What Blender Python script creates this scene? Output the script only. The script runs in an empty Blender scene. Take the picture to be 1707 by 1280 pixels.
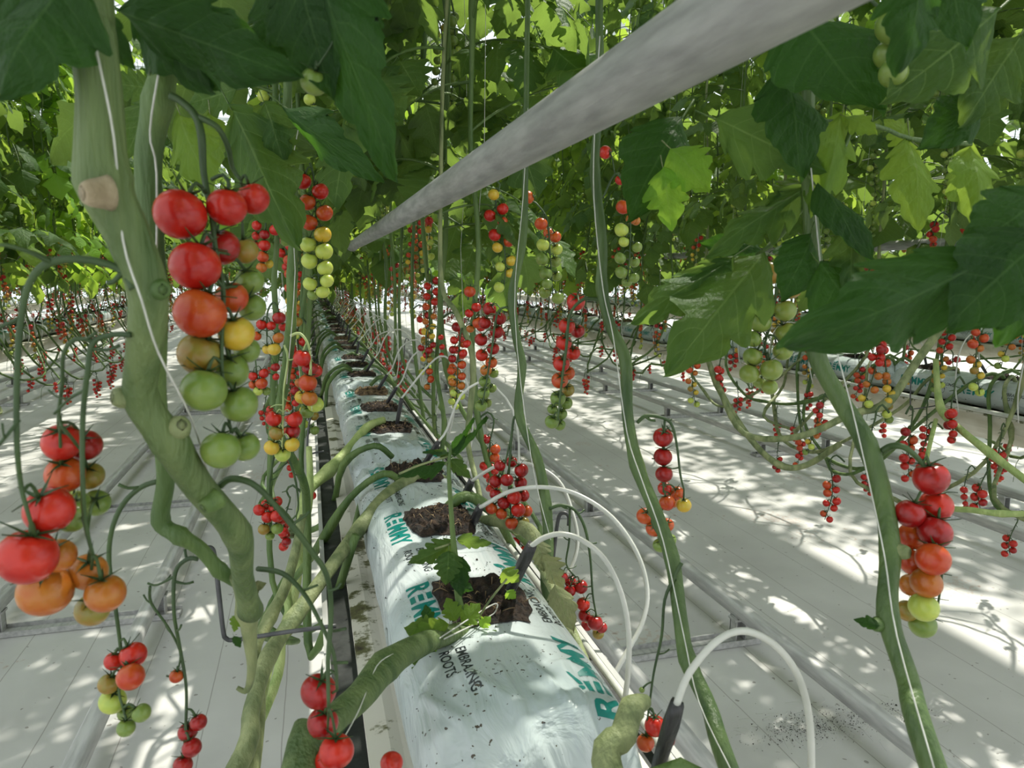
import bpy, math, random
import numpy as np
from mathutils import Vector, Matrix, noise, Quaternion
from mathutils.bvhtree import BVHTree
C = bpy.context.scene.collection
S = bpy.context.scene
PI = math.pi
# ---------------------------------------------------------------- camera
FPX = 1230.0
PSI = math.atan(0.2737); TH = math.atan(0.1504)
CAM = Vector((0.0, 0.0, 1.38))
FW = Vector((math.sin(PSI)*math.cos(TH), math.cos(PSI)*math.cos(TH), -math.sin(TH)))
RT = Vector((math.cos(PSI), -math.sin(PSI), 0.0))
UP = RT.cross(FW)
cd = bpy.data.cameras.new('camera'); cam = bpy.data.objects.new('camera', cd); C.objects.link(cam)
cd.sensor_width = 36.0; cd.lens = 36.0*FPX/1707.0; cd.clip_start = 0.02; cd.clip_end = 200
cam.matrix_world = Matrix.Translation(CAM) @ Matrix((RT, UP, -FW)).transposed().to_4x4()
cd.dof.use_dof = True; cd.dof.focus_distance = 1.5; cd.dof.aperture_fstop = 17.0
S.camera = cam
# ---------------------------------------------------------------- world, sun, exposure
w = bpy.data.worlds.new('world'); S.world = w; w.use_nodes = True
bgn = w.node_tree.nodes['Background']
bgn.inputs[0].default_value = (0.93, 0.97, 1.0, 1); bgn.inputs[1].default_value = 2.0
sd = bpy.data.lights.new('sun', 'SUN'); sun = bpy.data.objects.new('sun', sd); C.objects.link(sun)
sd.energy = 9.5; sd.angle = math.radians(0.9); sd.color = (1.0, 0.93, 0.82)
SUNDIR = Vector((0.50, 0.42, 1.0)).normalized()
sun.rotation_euler = SUNDIR.to_track_quat('Z', 'Y').to_euler()
S.view_settings.view_transform = 'Standard'; S.view_settings.look = 'None'
S.view_settings.gamma = 1.0; S.view_settings.use_curve_mapping = False
S.view_settings.exposure = -0.32
S.cycles.max_bounces = 10; S.cycles.diffuse_bounces = 5; S.cycles.transmission_bounces = 5
S.cycles.transparent_max_bounces = 12; S.cycles.glossy_bounces = 2
S.cycles.caustics_reflective = False; S.cycles.caustics_refractive = False
S.cycles.use_denoising = True; S.cycles.sample_clamp_indirect = 6.0

def ray(px, py):
    return (FW + RT*((px-853.5)/FPX) + UP*((640.0-py)/FPX))
def at(px, py, d):
    return CAM + ray(px, py)*d
def atz(px, py, z):
    r = ray(px, py); return CAM + r*((z-CAM.z)/r.z)
def proj(p):
    v = p-CAM; d = v.dot(FW)
    if d <= 0.01: return None
    return (853.5+FPX*v.dot(RT)/d, 640.0-FPX*v.dot(UP)/d, d)

# ---------------------------------------------------------------- layout constants
ROWX = 0.185; GAP = 2.35; BAGTOP = 0.98; BAGLOW = 0.868
ROWS = {k: ROWX+GAP*k for k in (-4, -3, -2, -1, 0, 1, 2, 3, 4)}

# ---------------------------------------------------------------- materials
def newmat(name):
    m = bpy.data.materials.new(name); m.use_nodes = True
    nt = m.node_tree; return m, nt, nt.nodes['Principled BSDF']
def N(nt, t, **kw):
    n = nt.nodes.new(t)
    for k, v in kw.items(): setattr(n, k, v)
    return n
def ramp(nt, fac, stops):
    r = N(nt, 'ShaderNodeValToRGB'); e = r.color_ramp.elements
    while len(e) < len(stops): e.new(0.5)
    for el, (p, c) in zip(e, stops): el.position = p; el.color = (*c, 1) if len(c) == 3 else c
    nt.links.new(fac, r.inputs[0]); return r
def mathn(nt, op, a, b=None, c=None):
    n = N(nt, 'ShaderNodeMath', operation=op)
    for i, v in enumerate((a, b, c)):
        if v is None: continue
        if isinstance(v, (int, float)): n.inputs[i].default_value = v
        else: nt.links.new(v, n.inputs[i])
    return n.outputs[0]
def noisy(name, c1, c2, scale=20, rough=0.5, lo=0.35, hi=0.65, bump=0.0, bscale=None, metal=0.0, stretch=None, spec=0.5, coat=0.0):
    m, nt, b = newmat(name)
    tc = N(nt, 'ShaderNodeTexCoord'); src = tc.outputs['Object']
    if stretch:
        mp = N(nt, 'ShaderNodeMapping'); mp.inputs['Scale'].default_value = stretch
        nt.links.new(src, mp.inputs[0]); src = mp.outputs[0]
    nz = N(nt, 'ShaderNodeTexNoise'); nz.inputs['Scale'].default_value = scale; nz.inputs['Detail'].default_value = 5
    nt.links.new(src, nz.inputs['Vector'])
    r = ramp(nt, nz.outputs['Fac'], [(lo, c1), (hi, c2)])
    nt.links.new(r.outputs[0], b.inputs['Base Color'])
    b.inputs['Roughness'].default_value = rough; b.inputs['Metallic'].default_value = metal
    b.inputs['Specular IOR Level'].default_value = spec; b.inputs['Coat Weight'].default_value = coat
    if bump:
        n2 = N(nt, 'ShaderNodeTexNoise'); n2.inputs['Scale'].default_value = bscale or scale; n2.inputs['Detail'].default_value = 4
        nt.links.new(src, n2.inputs['Vector'])
        bp = N(nt, 'ShaderNodeBump'); bp.inputs['Strength'].default_value = bump; bp.inputs['Distance'].default_value = 0.01
        nt.links.new(n2.outputs['Fac'], bp.inputs['Height']); nt.links.new(bp.outputs[0], b.inputs['Normal'])
    return m
def leaf_mat(name, top, bot, trans, tw=0.45, var=0.35, vc=(0.22, 0.33, 0.11), vf=0.42):
    """blade with pale midrib and side veins; attribute luv = (along, across, length fraction)"""
    m, nt, b = newmat(name); L = nt.links
    a = N(nt, 'ShaderNodeAttribute', attribute_name='luv'); sp = N(nt, 'ShaderNodeSeparateXYZ'); L.new(a.outputs['Vector'], sp.inputs[0])
    t, s = sp.outputs[0], mathn(nt, 'ABSOLUTE', sp.outputs[1])
    v1 = mathn(nt, 'LESS_THAN', s, 0.024)
    ph = mathn(nt, 'FRACT', mathn(nt, 'MULTIPLY', mathn(nt, 'SUBTRACT', t, mathn(nt, 'ADD', mathn(nt, 'MULTIPLY', s, 0.10), mathn(nt, 'MULTIPLY', mathn(nt, 'MULTIPLY', s, s), 0.12))), 6.0))
    tri = mathn(nt, 'ABSOLUTE', mathn(nt, 'SUBTRACT', ph, 0.5))
    v2 = mathn(nt, 'MULTIPLY', mathn(nt, 'GREATER_THAN', tri, 0.472), 0.75)
    vein = mathn(nt, 'MAXIMUM', v1, v2)
    oi = N(nt, 'ShaderNodeObjectInfo'); geo = N(nt, 'ShaderNodeNewGeometry')
    nz = N(nt, 'ShaderNodeTexNoise'); nz.inputs['Scale'].default_value = 9.0
    tc = N(nt, 'ShaderNodeTexCoord'); L.new(tc.outputs['Object'], nz.inputs['Vector'])
    val = mathn(nt, 'ADD', mathn(nt, 'MULTIPLY', oi.outputs['Random'], 0.6), mathn(nt, 'MULTIPLY', nz.outputs['Fac'], 0.5))
    hs = N(nt, 'ShaderNodeHueSaturation')
    L.new(mathn(nt, 'ADD', mathn(nt, 'MULTIPLY', val, var), 1.0-var*0.5), hs.inputs['Value'])
    mx = N(nt, 'ShaderNodeMix', data_type='RGBA'); L.new(geo.outputs['Backfacing'], mx.inputs[0])
    mx.inputs[6].default_value = (*top, 1); mx.inputs[7].default_value = (*bot, 1)
    L.new(mx.outputs[2], hs.inputs['Color'])
    mv = N(nt, 'ShaderNodeMix', data_type='RGBA'); L.new(mathn(nt, 'MULTIPLY', vein, vf), mv.inputs[0])
    L.new(hs.outputs[0], mv.inputs[6]); mv.inputs[7].default_value = (*vc, 1)
    L.new(mv.outputs[2], b.inputs['Base Color']); b.inputs['Roughness'].default_value = 0.55
    b.inputs['Specular IOR Level'].default_value = 0.22
    bp = N(nt, 'ShaderNodeBump'); bp.inputs['Strength'].default_value = 0.5; bp.inputs['Distance'].default_value = 0.004
    n5 = N(nt, 'ShaderNodeTexNoise'); n5.inputs['Scale'].default_value = 2.6; n5.inputs['Detail'].default_value = 4
    mp5 = N(nt, 'ShaderNodeMapping'); mp5.inputs['Scale'].default_value = (5, 2.5, 6); L.new(a.outputs['Vector'], mp5.inputs[0]); L.new(mp5.outputs[0], n5.inputs['Vector'])
    L.new(mathn(nt, 'ADD', mathn(nt, 'MULTIPLY', tri, -1.6), mathn(nt, 'MULTIPLY', n5.outputs['Fac'], 2.2)), bp.inputs['Height']); L.new(bp.outputs[0], b.inputs['Normal'])
    tr = N(nt, 'ShaderNodeBsdfTranslucent')
    ht = N(nt, 'ShaderNodeHueSaturation'); ht.inputs['Color'].default_value = (*trans, 1)
    L.new(mathn(nt, 'ADD', mathn(nt, 'MULTIPLY', val, var), 1.0-var*0.5), ht.inputs['Value'])
    L.new(ht.outputs[0], tr.inputs['Color'])
    ms = N(nt, 'ShaderNodeMixShader'); ms.inputs[0].default_value = tw
    L.new(b.outputs[0], ms.inputs[1]); L.new(tr.outputs[0], ms.inputs[2])
    L.new(ms.outputs[0], nt.nodes['Material Output'].inputs[0])
    return m
def fruit_mat(name, c1, c2):
    m, nt, b = newmat(name); L = nt.links
    tc = N(nt, 'ShaderNodeTexCoord'); sp = N(nt, 'ShaderNodeSeparateXYZ'); L.new(tc.outputs['Object'], sp.inputs[0])
    nz = N(nt, 'ShaderNodeTexNoise'); nz.inputs['Scale'].default_value = 1.6; nz.inputs['Detail'].default_value = 3
    L.new(tc.outputs['Object'], nz.inputs['Vector'])
    f = mathn(nt, 'ADD', mathn(nt, 'MULTIPLY', sp.outputs[2], 0.22), nz.outputs['Fac'])
    r = ramp(nt, f, [(0.3, c1), (0.75, c2)]); L.new(r.outputs[0], b.inputs['Base Color'])
    b.inputs['Roughness'].default_value = 0.28; b.inputs['Specular IOR Level'].default_value = 0.35; b.inputs['Coat Weight'].default_value = 0.15; b.inputs['Coat Roughness'].default_value = 0.08
    b.inputs['Subsurface Weight'].default_value = 0.04; b.inputs['Subsurface Scale'].default_value = 0.5
    b.inputs['Subsurface Radius'].default_value = (0.9, 0.35, 0.15)
    return m
M = {}
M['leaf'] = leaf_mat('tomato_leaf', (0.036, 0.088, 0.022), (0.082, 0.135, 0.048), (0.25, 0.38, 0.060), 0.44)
M['leafdark'] = leaf_mat('tomato_leaf_shaded', (0.020, 0.062, 0.012), (0.032, 0.080, 0.018), (0.085, 0.22, 0.015), 0.34, vc=(0.07, 0.14, 0.04), vf=.5)  # darker copy of the leaf, with shade put into its colour
M['leafmid'] = leaf_mat('tomato_leaf_backlit', (0.10, 0.19, 0.03), (0.16, 0.26, 0.05), (0.42, 0.58, 0.07), .5)  # brighter copy of the leaf, backlight put into its colour
M['leafyounglit'] = leaf_mat('tomato_leaf_young_lit', (0.16, 0.34, 0.04), (0.24, 0.42, 0.07), (0.50, 0.75, 0.07), 0.5)  # young leaves; its yellow green also paints sunlight on some far vines
M['leafdry'] = leaf_mat('tomato_leaf_wilted', (0.22, 0.24, 0.12), (0.24, 0.25, 0.13), (0.35, 0.36, 0.15), 0.2)
M['stem'] = noisy('tomato_stem', (0.045, 0.095, 0.018), (0.105, 0.17, 0.040), 9, 0.55, stretch=(4, 4, .6), bump=0.3, bscale=60)
M['stemdark'] = noisy('dark_green_stem', (0.032, 0.070, 0.014), (0.085, 0.140, 0.036), 9, 0.5, stretch=(4, 4, .5), bump=0.3, bscale=50)
M['stemnear'] = noisy('thick_tomato_stem', (0.055, 0.100, 0.024), (0.125, 0.175, 0.058), 16, 0.6, stretch=(4, 4, .4), bump=0.45, bscale=70)
M['stempale'] = noisy('old_woody_stem', (0.10, 0.135, 0.05), (0.26, 0.29, 0.13), 14, 0.65, stretch=(3, 3, 1), bump=0.4, bscale=50)
M['stemlit'] = noisy('sunlit_stem', (0.22, 0.31, 0.09), (0.38, 0.45, 0.17), 12, 0.6, stretch=(3, 3, 1), bump=0.4, bscale=50)  # lighter copy of the stem, sunlight put into its colour
M['stalk'] = noisy('truss_stalk', (0.020, 0.048, 0.012), (0.048, 0.090, 0.024), 30, 0.55)
M['stalkpale'] = noisy('pale_truss_stalk', (0.25, 0.33, 0.12), (0.42, 0.48, 0.2), 30, 0.55)
M['calyx'] = noisy('calyx', (0.018, 0.048, 0.012), (0.040, 0.085, 0.022), 2.0, 0.6)
FR = {
 'r': ((0.36, 0.008, 0.006), (0.50, 0.020, 0.010), 'ripe red tomato'),
 'd': ((0.20, 0.004, 0.005), (0.34, 0.009, 0.009), 'dark red ripe tomato'),
 'q': ((0.40, 0.030, 0.008), (0.46, 0.075, 0.012), 'orange red ripening tomato'),
 'o': ((0.38, 0.085, 0.010), (0.40, 0.14, 0.018), 'orange ripening tomato'),
 'y': ((0.56, 0.34, 0.025), (0.50, 0.38, 0.045), 'yellow half ripe tomato'),
 'b': ((0.26, 0.14, 0.02), (0.20, 0.18, 0.032), 'olive brown turning tomato'),
 'l': ((0.44, 0.50, 0.085), (0.32, 0.42, 0.07), 'pale lime green tomato'),
 'g': ((0.17, 0.24, 0.05), (0.12, 0.20, 0.035), 'unripe green tomato'),
}
for k, v in FR.items(): M['f'+k] = fruit_mat('tomato_skin_'+k, v[0], v[1])
M['scar'] = noisy('healed_cut', (0.22, 0.17, 0.10), (0.40, 0.33, 0.22), 60, 0.8, bump=.4, bscale=120)
M['twine'] = noisy('white_twine', (0.46, 0.46, 0.42), (0.60, 0.60, 0.56), 80, 0.7)
M['alu'] = noisy('galvanised_steel', (0.26, 0.26, 0.255), (0.40, 0.40, 0.39), 25, 0.5, metal=0.25, stretch=(4, .6, 4), bump=0.1, bscale=60)
M['rail'] = noisy('painted_rail', (0.34, 0.34, 0.335), (0.48, 0.48, 0.47), 16, 0.45, metal=0.15, stretch=(4, .5, 4))
M['cream'] = noisy('cream_gutter', (0.50, 0.46, 0.36), (0.66, 0.63, 0.54), 7, 0.45, stretch=(1, 1, 3))
M['black'] = noisy('plain_black', (0.004, 0.006, 0.006), (0.016, 0.020, 0.018), 30, 0.6, bump=0.3)
M['peg'] = noisy('black_peg', (0.006, 0.007, 0.008), (0.03, 0.03, 0.032), 60, 0.4, stretch=(1, 1, .2), bump=0.4, bscale=120)
M['tube'] = noisy('white_drip_tube', (0.44, 0.45, 0.41), (0.58, 0.58, 0.54), 20, 0.35)
M['hook'] = noisy('dark_grey_wire', (0.05, 0.052, 0.055), (0.09, 0.09, 0.095), 40, 0.45, metal=0.3)
M['soil'] = noisy('peat', (0.006, 0.004, 0.003), (0.050, 0.028, 0.016), 70, 0.95, lo=.4, hi=.7, bump=0.9, bscale=120)
M['soillight'] = noisy('coir', (0.05, 0.03, 0.018), (0.26, 0.17, 0.09), 70, 0.95, bump=0.9, bscale=120)
M['fibre'] = noisy('straw_fibre', (0.13, 0.08, 0.04), (0.30, 0.21, 0.11), 40, 0.8)
M['teal'] = noisy('teal_ink', (0.0, 0.15, 0.135), (0.0, 0.20, 0.17), 8, 0.35)
M['ink'] = noisy('black_ink', (0.012, 0.016, 0.02), (0.03, 0.035, 0.04), 8, 0.35)
M['yellowlabel'] = noisy('yellow_label', (0.55, 0.33, 0.04), (0.68, 0.42, 0.06), 8, 0.4)
M['roofbar'] = noisy('white_roof_bar', (0.7, 0.72, 0.72), (0.8, 0.82, 0.82), 5, 0.5)

def bag_mat():
    m, nt, b = newmat('white_bag_film'); L = nt.links
    tc = N(nt, 'ShaderNodeTexCoord')
    nz = N(nt, 'ShaderNodeTexNoise'); nz.inputs['Scale'].default_value = 5
    L.new(tc.outputs['Object'], nz.inputs['Vector'])
    r = ramp(nt, nz.outputs['Fac'], [(0.35, (0.41, 0.475, 0.485)), (0.65, (0.51, 0.55, 0.56))])
    n3 = N(nt, 'ShaderNodeTexNoise'); n3.inputs['Scale'].default_value = 160; n3.inputs['Detail'].default_value = 2
    n4 = N(nt, 'ShaderNodeTexNoise'); n4.inputs['Scale'].default_value = 9
    L.new(tc.outputs['Object'], n3.inputs['Vector']); L.new(tc.outputs['Object'], n4.inputs['Vector'])
    f = mathn(nt, 'GREATER_THAN', mathn(nt, 'ADD', n3.outputs['Fac'], mathn(nt, 'MULTIPLY', n4.outputs['Fac'], 0.35)), 0.90)
    mx = N(nt, 'ShaderNodeMix', data_type='RGBA'); L.new(f, mx.inputs[0]); L.new(r.outputs[0], mx.inputs[6]); mx.inputs[7].default_value = (0.06, 0.045, 0.03, 1)
    L.new(mx.outputs[2], b.inputs['Base Color'])
    b.inputs['Roughness'].default_value = 0.27; b.inputs['Specular IOR Level'].default_value = 0.6
    mp = N(nt, 'ShaderNodeMapping'); mp.inputs['Scale'].default_value = (14, 4, 14); L.new(tc.outputs['Object'], mp.inputs[0])
    n2 = N(nt, 'ShaderNodeTexNoise'); n2.inputs['Scale'].default_value = 1.5; n2.inputs['Detail'].default_value = 4; n2.inputs['Distortion'].default_value = 1.2
    L.new(mp.outputs[0], n2.inputs['Vector'])
    bp = N(nt, 'ShaderNodeBump'); bp.inputs['Strength'].default_value = 0.45; bp.inputs['Distance'].default_value = 0.02
    L.new(n2.outputs['Fac'], bp.inputs['Height']); L.new(bp.outputs[0], b.inputs['Normal'])
    return m
M['bag'] = bag_mat()
def ledge_mat():
    m, nt, b = newmat('mossy_white_ledge'); L = nt.links
    tc = N(nt, 'ShaderNodeTexCoord')
    n1 = N(nt, 'ShaderNodeTexNoise'); n1.inputs['Scale'].default_value = 14; n1.inputs['Detail'].default_value = 8; n1.inputs['Roughness'].default_value = 0.7
    n2 = N(nt, 'ShaderNodeTexNoise'); n2.inputs['Scale'].default_value = 3
    L.new(tc.outputs['Object'], n1.inputs['Vector']); L.new(tc.outputs['Object'], n2.inputs['Vector'])
    f = mathn(nt, 'ADD', mathn(nt, 'MULTIPLY', n1.outputs['Fac'], 0.75), mathn(nt, 'MULTIPLY', n2.outputs['Fac'], 0.3))
    r = ramp(nt, f, [(0.0, (0.62, 0.60, 0.54)), (0.57, (0.58, 0.55, 0.47)), (0.61, (0.11, 0.11, 0.04)), (0.70, (0.03, 0.02, 0.012))])
    L.new(r.outputs[0], b.inputs['Base Color']); b.inputs['Roughness'].default_value = 0.7
    return m
M['ledge'] = ledge_mat()
def floor_mat():
    m, nt, b = newmat('white_ground_cover'); L = nt.links
    tc = N(nt, 'ShaderNodeTexCoord'); sp = N(nt, 'ShaderNodeSeparateXYZ'); L.new(tc.outputs['Object'], sp.inputs[0])
    nz = N(nt, 'ShaderNodeTexNoise'); nz.inputs['Scale'].default_value = 2.2; nz.inputs['Detail'].default_value = 6
    L.new(tc.outputs['Object'], nz.inputs['Vector'])
    r = ramp(nt, nz.outputs['Fac'], [(0.3, (0.46, 0.452, 0.44)), (0.7, (0.565, 0.56, 0.545))])
    wob = mathn(nt, 'MULTIPLY', nz.outputs['Fac'], 0.02)
    fx = mathn(nt, 'FRACT', mathn(nt, 'MULTIPLY', mathn(nt, 'ADD', sp.outputs[0], wob), 1/0.235))
    line = mathn(nt, 'LESS_THAN', mathn(nt, 'ABSOLUTE', mathn(nt, 'SUBTRACT', fx, 0.5)), 0.0075)
    n3 = N(nt, 'ShaderNodeTexNoise'); n3.inputs['Scale'].default_value = 38; n3.inputs['Detail'].default_value = 1
    n4 = N(nt, 'ShaderNodeTexNoise'); n4.inputs['Scale'].default_value = 1.3; n4.inputs['Detail'].default_value = 3
    L.new(tc.outputs['Object'], n3.inputs['Vector']); L.new(tc.outputs['Object'], n4.inputs['Vector'])
    dots = mathn(nt, 'GREATER_THAN', n3.outputs['Fac'], 0.735)
    f = mathn(nt, 'MAXIMUM', mathn(nt, 'MULTIPLY', line, 0.55), mathn(nt, 'MULTIPLY', dots, 0.7))
    mx = N(nt, 'ShaderNodeMix', data_type='RGBA'); L.new(f, mx.inputs[0]); L.new(r.outputs[0], mx.inputs[6]); mx.inputs[7].default_value = (0.16, 0.14, 0.125, 1)
    st = mathn(nt, 'MULTIPLY', mathn(nt, 'GREATER_THAN', mathn(nt, 'ADD', mathn(nt, 'MULTIPLY', n3.outputs['Fac'], .35), n4.outputs['Fac']), 0.86), 0.35)
    m2 = N(nt, 'ShaderNodeMix', data_type='RGBA'); L.new(st, m2.inputs[0]); L.new(mx.outputs[2], m2.inputs[6]); m2.inputs[7].default_value = (0.42, 0.28, 0.22, 1)
    L.new(m2.outputs[2], b.inputs['Base Color']); b.inputs['Roughness'].default_value = 0.5
    bp = N(nt, 'ShaderNodeBump'); bp.inputs['Strength'].default_value = 0.3; bp.inputs['Distance'].default_value = 0.02
    L.new(nz.outputs['Fac'], bp.inputs['Height']); L.new(bp.outputs[0], b.inputs['Normal'])
    return m
M['floor'] = floor_mat()
def glass_mat():
    m, nt, b = newmat('hazy_greenhouse_glass')
    t = N(nt, 'ShaderNodeBsdfTransparent'); t.inputs[0].default_value = (0.93, 0.97, 0.96, 1)
    b.inputs['Base Color'].default_value = (0.8, 0.85, 0.85, 1); b.inputs['Roughness'].default_value = 0.3
    ms = N(nt, 'ShaderNodeMixShader'); ms.inputs[0].default_value = 0.1
    nt.links.new(t.outputs[0], ms.inputs[1]); nt.links.new(b.outputs[0], ms.inputs[2])
    nt.links.new(ms.outputs[0], nt.nodes['Material Output'].inputs[0]); return m
M['glass'] = glass_mat()

# ---------------------------------------------------------------- mesh helpers
class MB:
    def __init__(s): s.v = []; s.f = []; s.m = []; s.luv = []; s.n = 0
    def add(s, vs, fs, mat=0, luv=None):
        o = s.n; s.v.append(np.asarray(vs, dtype=float).reshape(-1, 3)); k = len(s.v[-1]); s.n += k
        s.f.extend([tuple(i+o for i in f) for f in fs]); s.m.extend([mat]*len(fs))
        s.luv.append(np.zeros((k, 3)) if luv is None else np.asarray(luv, dtype=float))
    def addmb(s, mb, mat4=None, matmap=None):
        vs = np.concatenate(mb.v) if mb.v else np.zeros((0, 3))
        if mat4 is not None:
            A = np.array(mat4); vs = vs@A[:3, :3].T + A[:3, 3]
        o = s.n; s.v.append(vs); s.n += len(vs); s.f.extend([tuple(i+o for i in f) for f in mb.f])
        s.m.extend([matmap[i] for i in mb.m] if matmap else mb.m); s.luv.append(np.concatenate(mb.luv))
    def mesh(s, name, mats, smooth=True):
        me = bpy.data.meshes.new(name); vs = np.concatenate(s.v)
        me.from_pydata(vs.tolist(), [], s.f)
        for m in (mats if isinstance(mats, (list, tuple)) else [mats]): me.materials.append(m)
        me.polygons.foreach_set('material_index', s.m)
        if smooth: me.polygons.foreach_set('use_smooth', [True]*len(s.f))
        lu = np.concatenate(s.luv)
        if np.any(lu):
            a = me.attributes.new('luv', 'FLOAT_VECTOR', 'POINT'); a.data.foreach_set('vector', lu.ravel())
        me.update(); return me
def tag(o, label=None, cat=None, group=None, kind=None):
    if label: o['label'] = label
    if cat: o['category'] = cat
    if group: o['group'] = group
    if kind: o['kind'] = kind
    return o
def obj(name, me, parent=None, mat4=None, **kw):
    o = bpy.data.objects.new(name, me); C.objects.link(o)
    if parent is not None: o.parent = parent
    if mat4 is not None: o.matrix_local = mat4
    return tag(o, **kw) if kw else o
def empty(name, loc=(0, 0, 0), rz=0, **kw):
    o = bpy.data.objects.new(name, None); C.objects.link(o); o.location = loc; o.rotation_euler = (0, 0, rz)
    o.empty_display_size = 0.05
    return tag(o, **kw)
def box(mb, lo, hi, mat=0):
    x0, y0, z0 = lo; x1, y1, z1 = hi
    v = [(x0, y0, z0), (x1, y0, z0), (x1, y1, z0), (x0, y1, z0), (x0, y0, z1), (x1, y0, z1), (x1, y1, z1), (x0, y1, z1)]
    mb.add(v, [(0, 3, 2, 1), (4, 5, 6, 7), (0, 1, 5, 4), (1, 2, 6, 5), (2, 3, 7, 6), (3, 0, 4, 7)], mat)
def smooth_path(pts, rad, step=4):
    P = [np.array(p, dtype=float) for p in pts]; n = len(P)
    if n < 3 or step <= 1: return P, list(rad)
    out, ro = [], []
    for i in range(n-1):
        p0, p1, p2, p3 = P[max(i-1, 0)], P[i], P[i+1], P[min(i+2, n-1)]
        for k in range(step):
            t = k/step
            out.append(0.5*((2*p1)+(-p0+p2)*t+(2*p0-5*p1+4*p2-p3)*t*t+(-p0+3*p1-3*p2+p3)*t**3))
            ro.append(rad[i]*(1-t)+rad[i+1]*t)
    out.append(P[-1]); ro.append(rad[-1]); return out, ro
def tube(mb, pts, rad, n=8, step=4, mat=0, cap=True, bumps=None, ridged=0.0):
    if isinstance(rad, (int, float)): rad = [rad]*len(pts)
    P, R = smooth_path(pts, rad, step); m = len(P)
    if bumps:
        for i in range(m):
            for (bi, amp) in bumps: R[i] *= 1+amp*math.exp(-((i/(m-1)-bi)*(m-1)/1.1)**2)
    T = [P[min(i+1, m-1)]-P[max(i-1, 0)] for i in range(m)]
    T = [t/(np.linalg.norm(t)+1e-12) for t in T]
    a = np.array((1.0, 0, 0)) if abs(T[0][0]) < 0.8 else np.array((0, 1.0, 0))
    u = np.cross(T[0], a); u /= np.linalg.norm(u); vs, fs = [], []
    for i in range(m):
        u = u-T[i]*np.dot(u, T[i]); u /= (np.linalg.norm(u)+1e-12); v = np.cross(T[i], u)
        for k in range(n):
            an = 2*PI*k/n; rr = R[i]*(1+ridged*math.sin(an*3+i*.15))
            vs.append(P[i]+(u*math.cos(an)+v*math.sin(an))*rr)
    for i in range(m-1):
        for k in range(n):
            k2 = (k+1) % n; fs.append((i*n+k, i*n+k2, (i+1)*n+k2, (i+1)*n+k))
    if cap: fs.append(tuple(range(n))[::-1]); fs.append(tuple((m-1)*n+k for k in range(n)))
    mb.add(vs, fs, mat); return P, R

# ---------------------------------------------------------------- leaves
def leaflet(mb, length, width, na=22, ns=6, lobes=4, depth=0.30, droop=0.25, fold=0.18, puck=0.03, rng=random, M4=None, skew=0.0, mat=0):
    """ovate lobed blade from the origin along +Y, face up +Z"""
    vs, fs, lu = [], [], []
    ph = rng.uniform(0, 0.3); tw = rng.uniform(-.3, .3)
    for i in range(na+1):
        t = i/na
        base = math.sin(PI*min(1, t**0.72))**0.8*(1-0.28*t) if 0 < t < 1 else 0.0
        for j in range(ns+1):
            s = -1+2*j/ns
            q = (t*lobes+ph+(0.35 if s < 0 else 0)) % 1.0
            nd = min(q, 1-q); saw = 1-math.exp(-(nd/0.17)**2)
            q2 = (t*lobes*3.3+ph) % 1.0
            lob = 1-(depth*1.15*(1-saw)*min(1, (1.02-t)*3)+.05*(1-q2)*min(1, (1-t)*6))*abs(s)**2.5
            x = s*width*base*lob*0.62
            y = length*(t+0.12*abs(s)*base*saw*(1-t))
            z = -droop*length*t*t - fold*abs(x)*(1.0+.6*math.sin(t*9+tw*9)) + abs(x)*tw*(s*.5)
            z += puck*length*math.sin(2*PI*7*(t-0.16*abs(s)))*abs(s)*(1-abs(s)*.4)*.5
            z += 0.04*length*math.sin(t*5+s*2.2+tw*20)
            x += skew*length*t*t
            vs.append((x, y, z)); lu.append((t, s if abs(s) > 1e-6 else 1e-6, length))
    w_ = ns+1
    for i in range(na):
        for j in range(ns): fs.append((i*w_+j, i*w_+j+1, (i+1)*w_+j+1, (i+1)*w_+j))
    if M4 is not None:
        A = np.array(M4); vs = np.array(vs)@A[:3, :3].T+A[:3, 3]
    mb.add(vs, fs, mat, lu)
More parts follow.
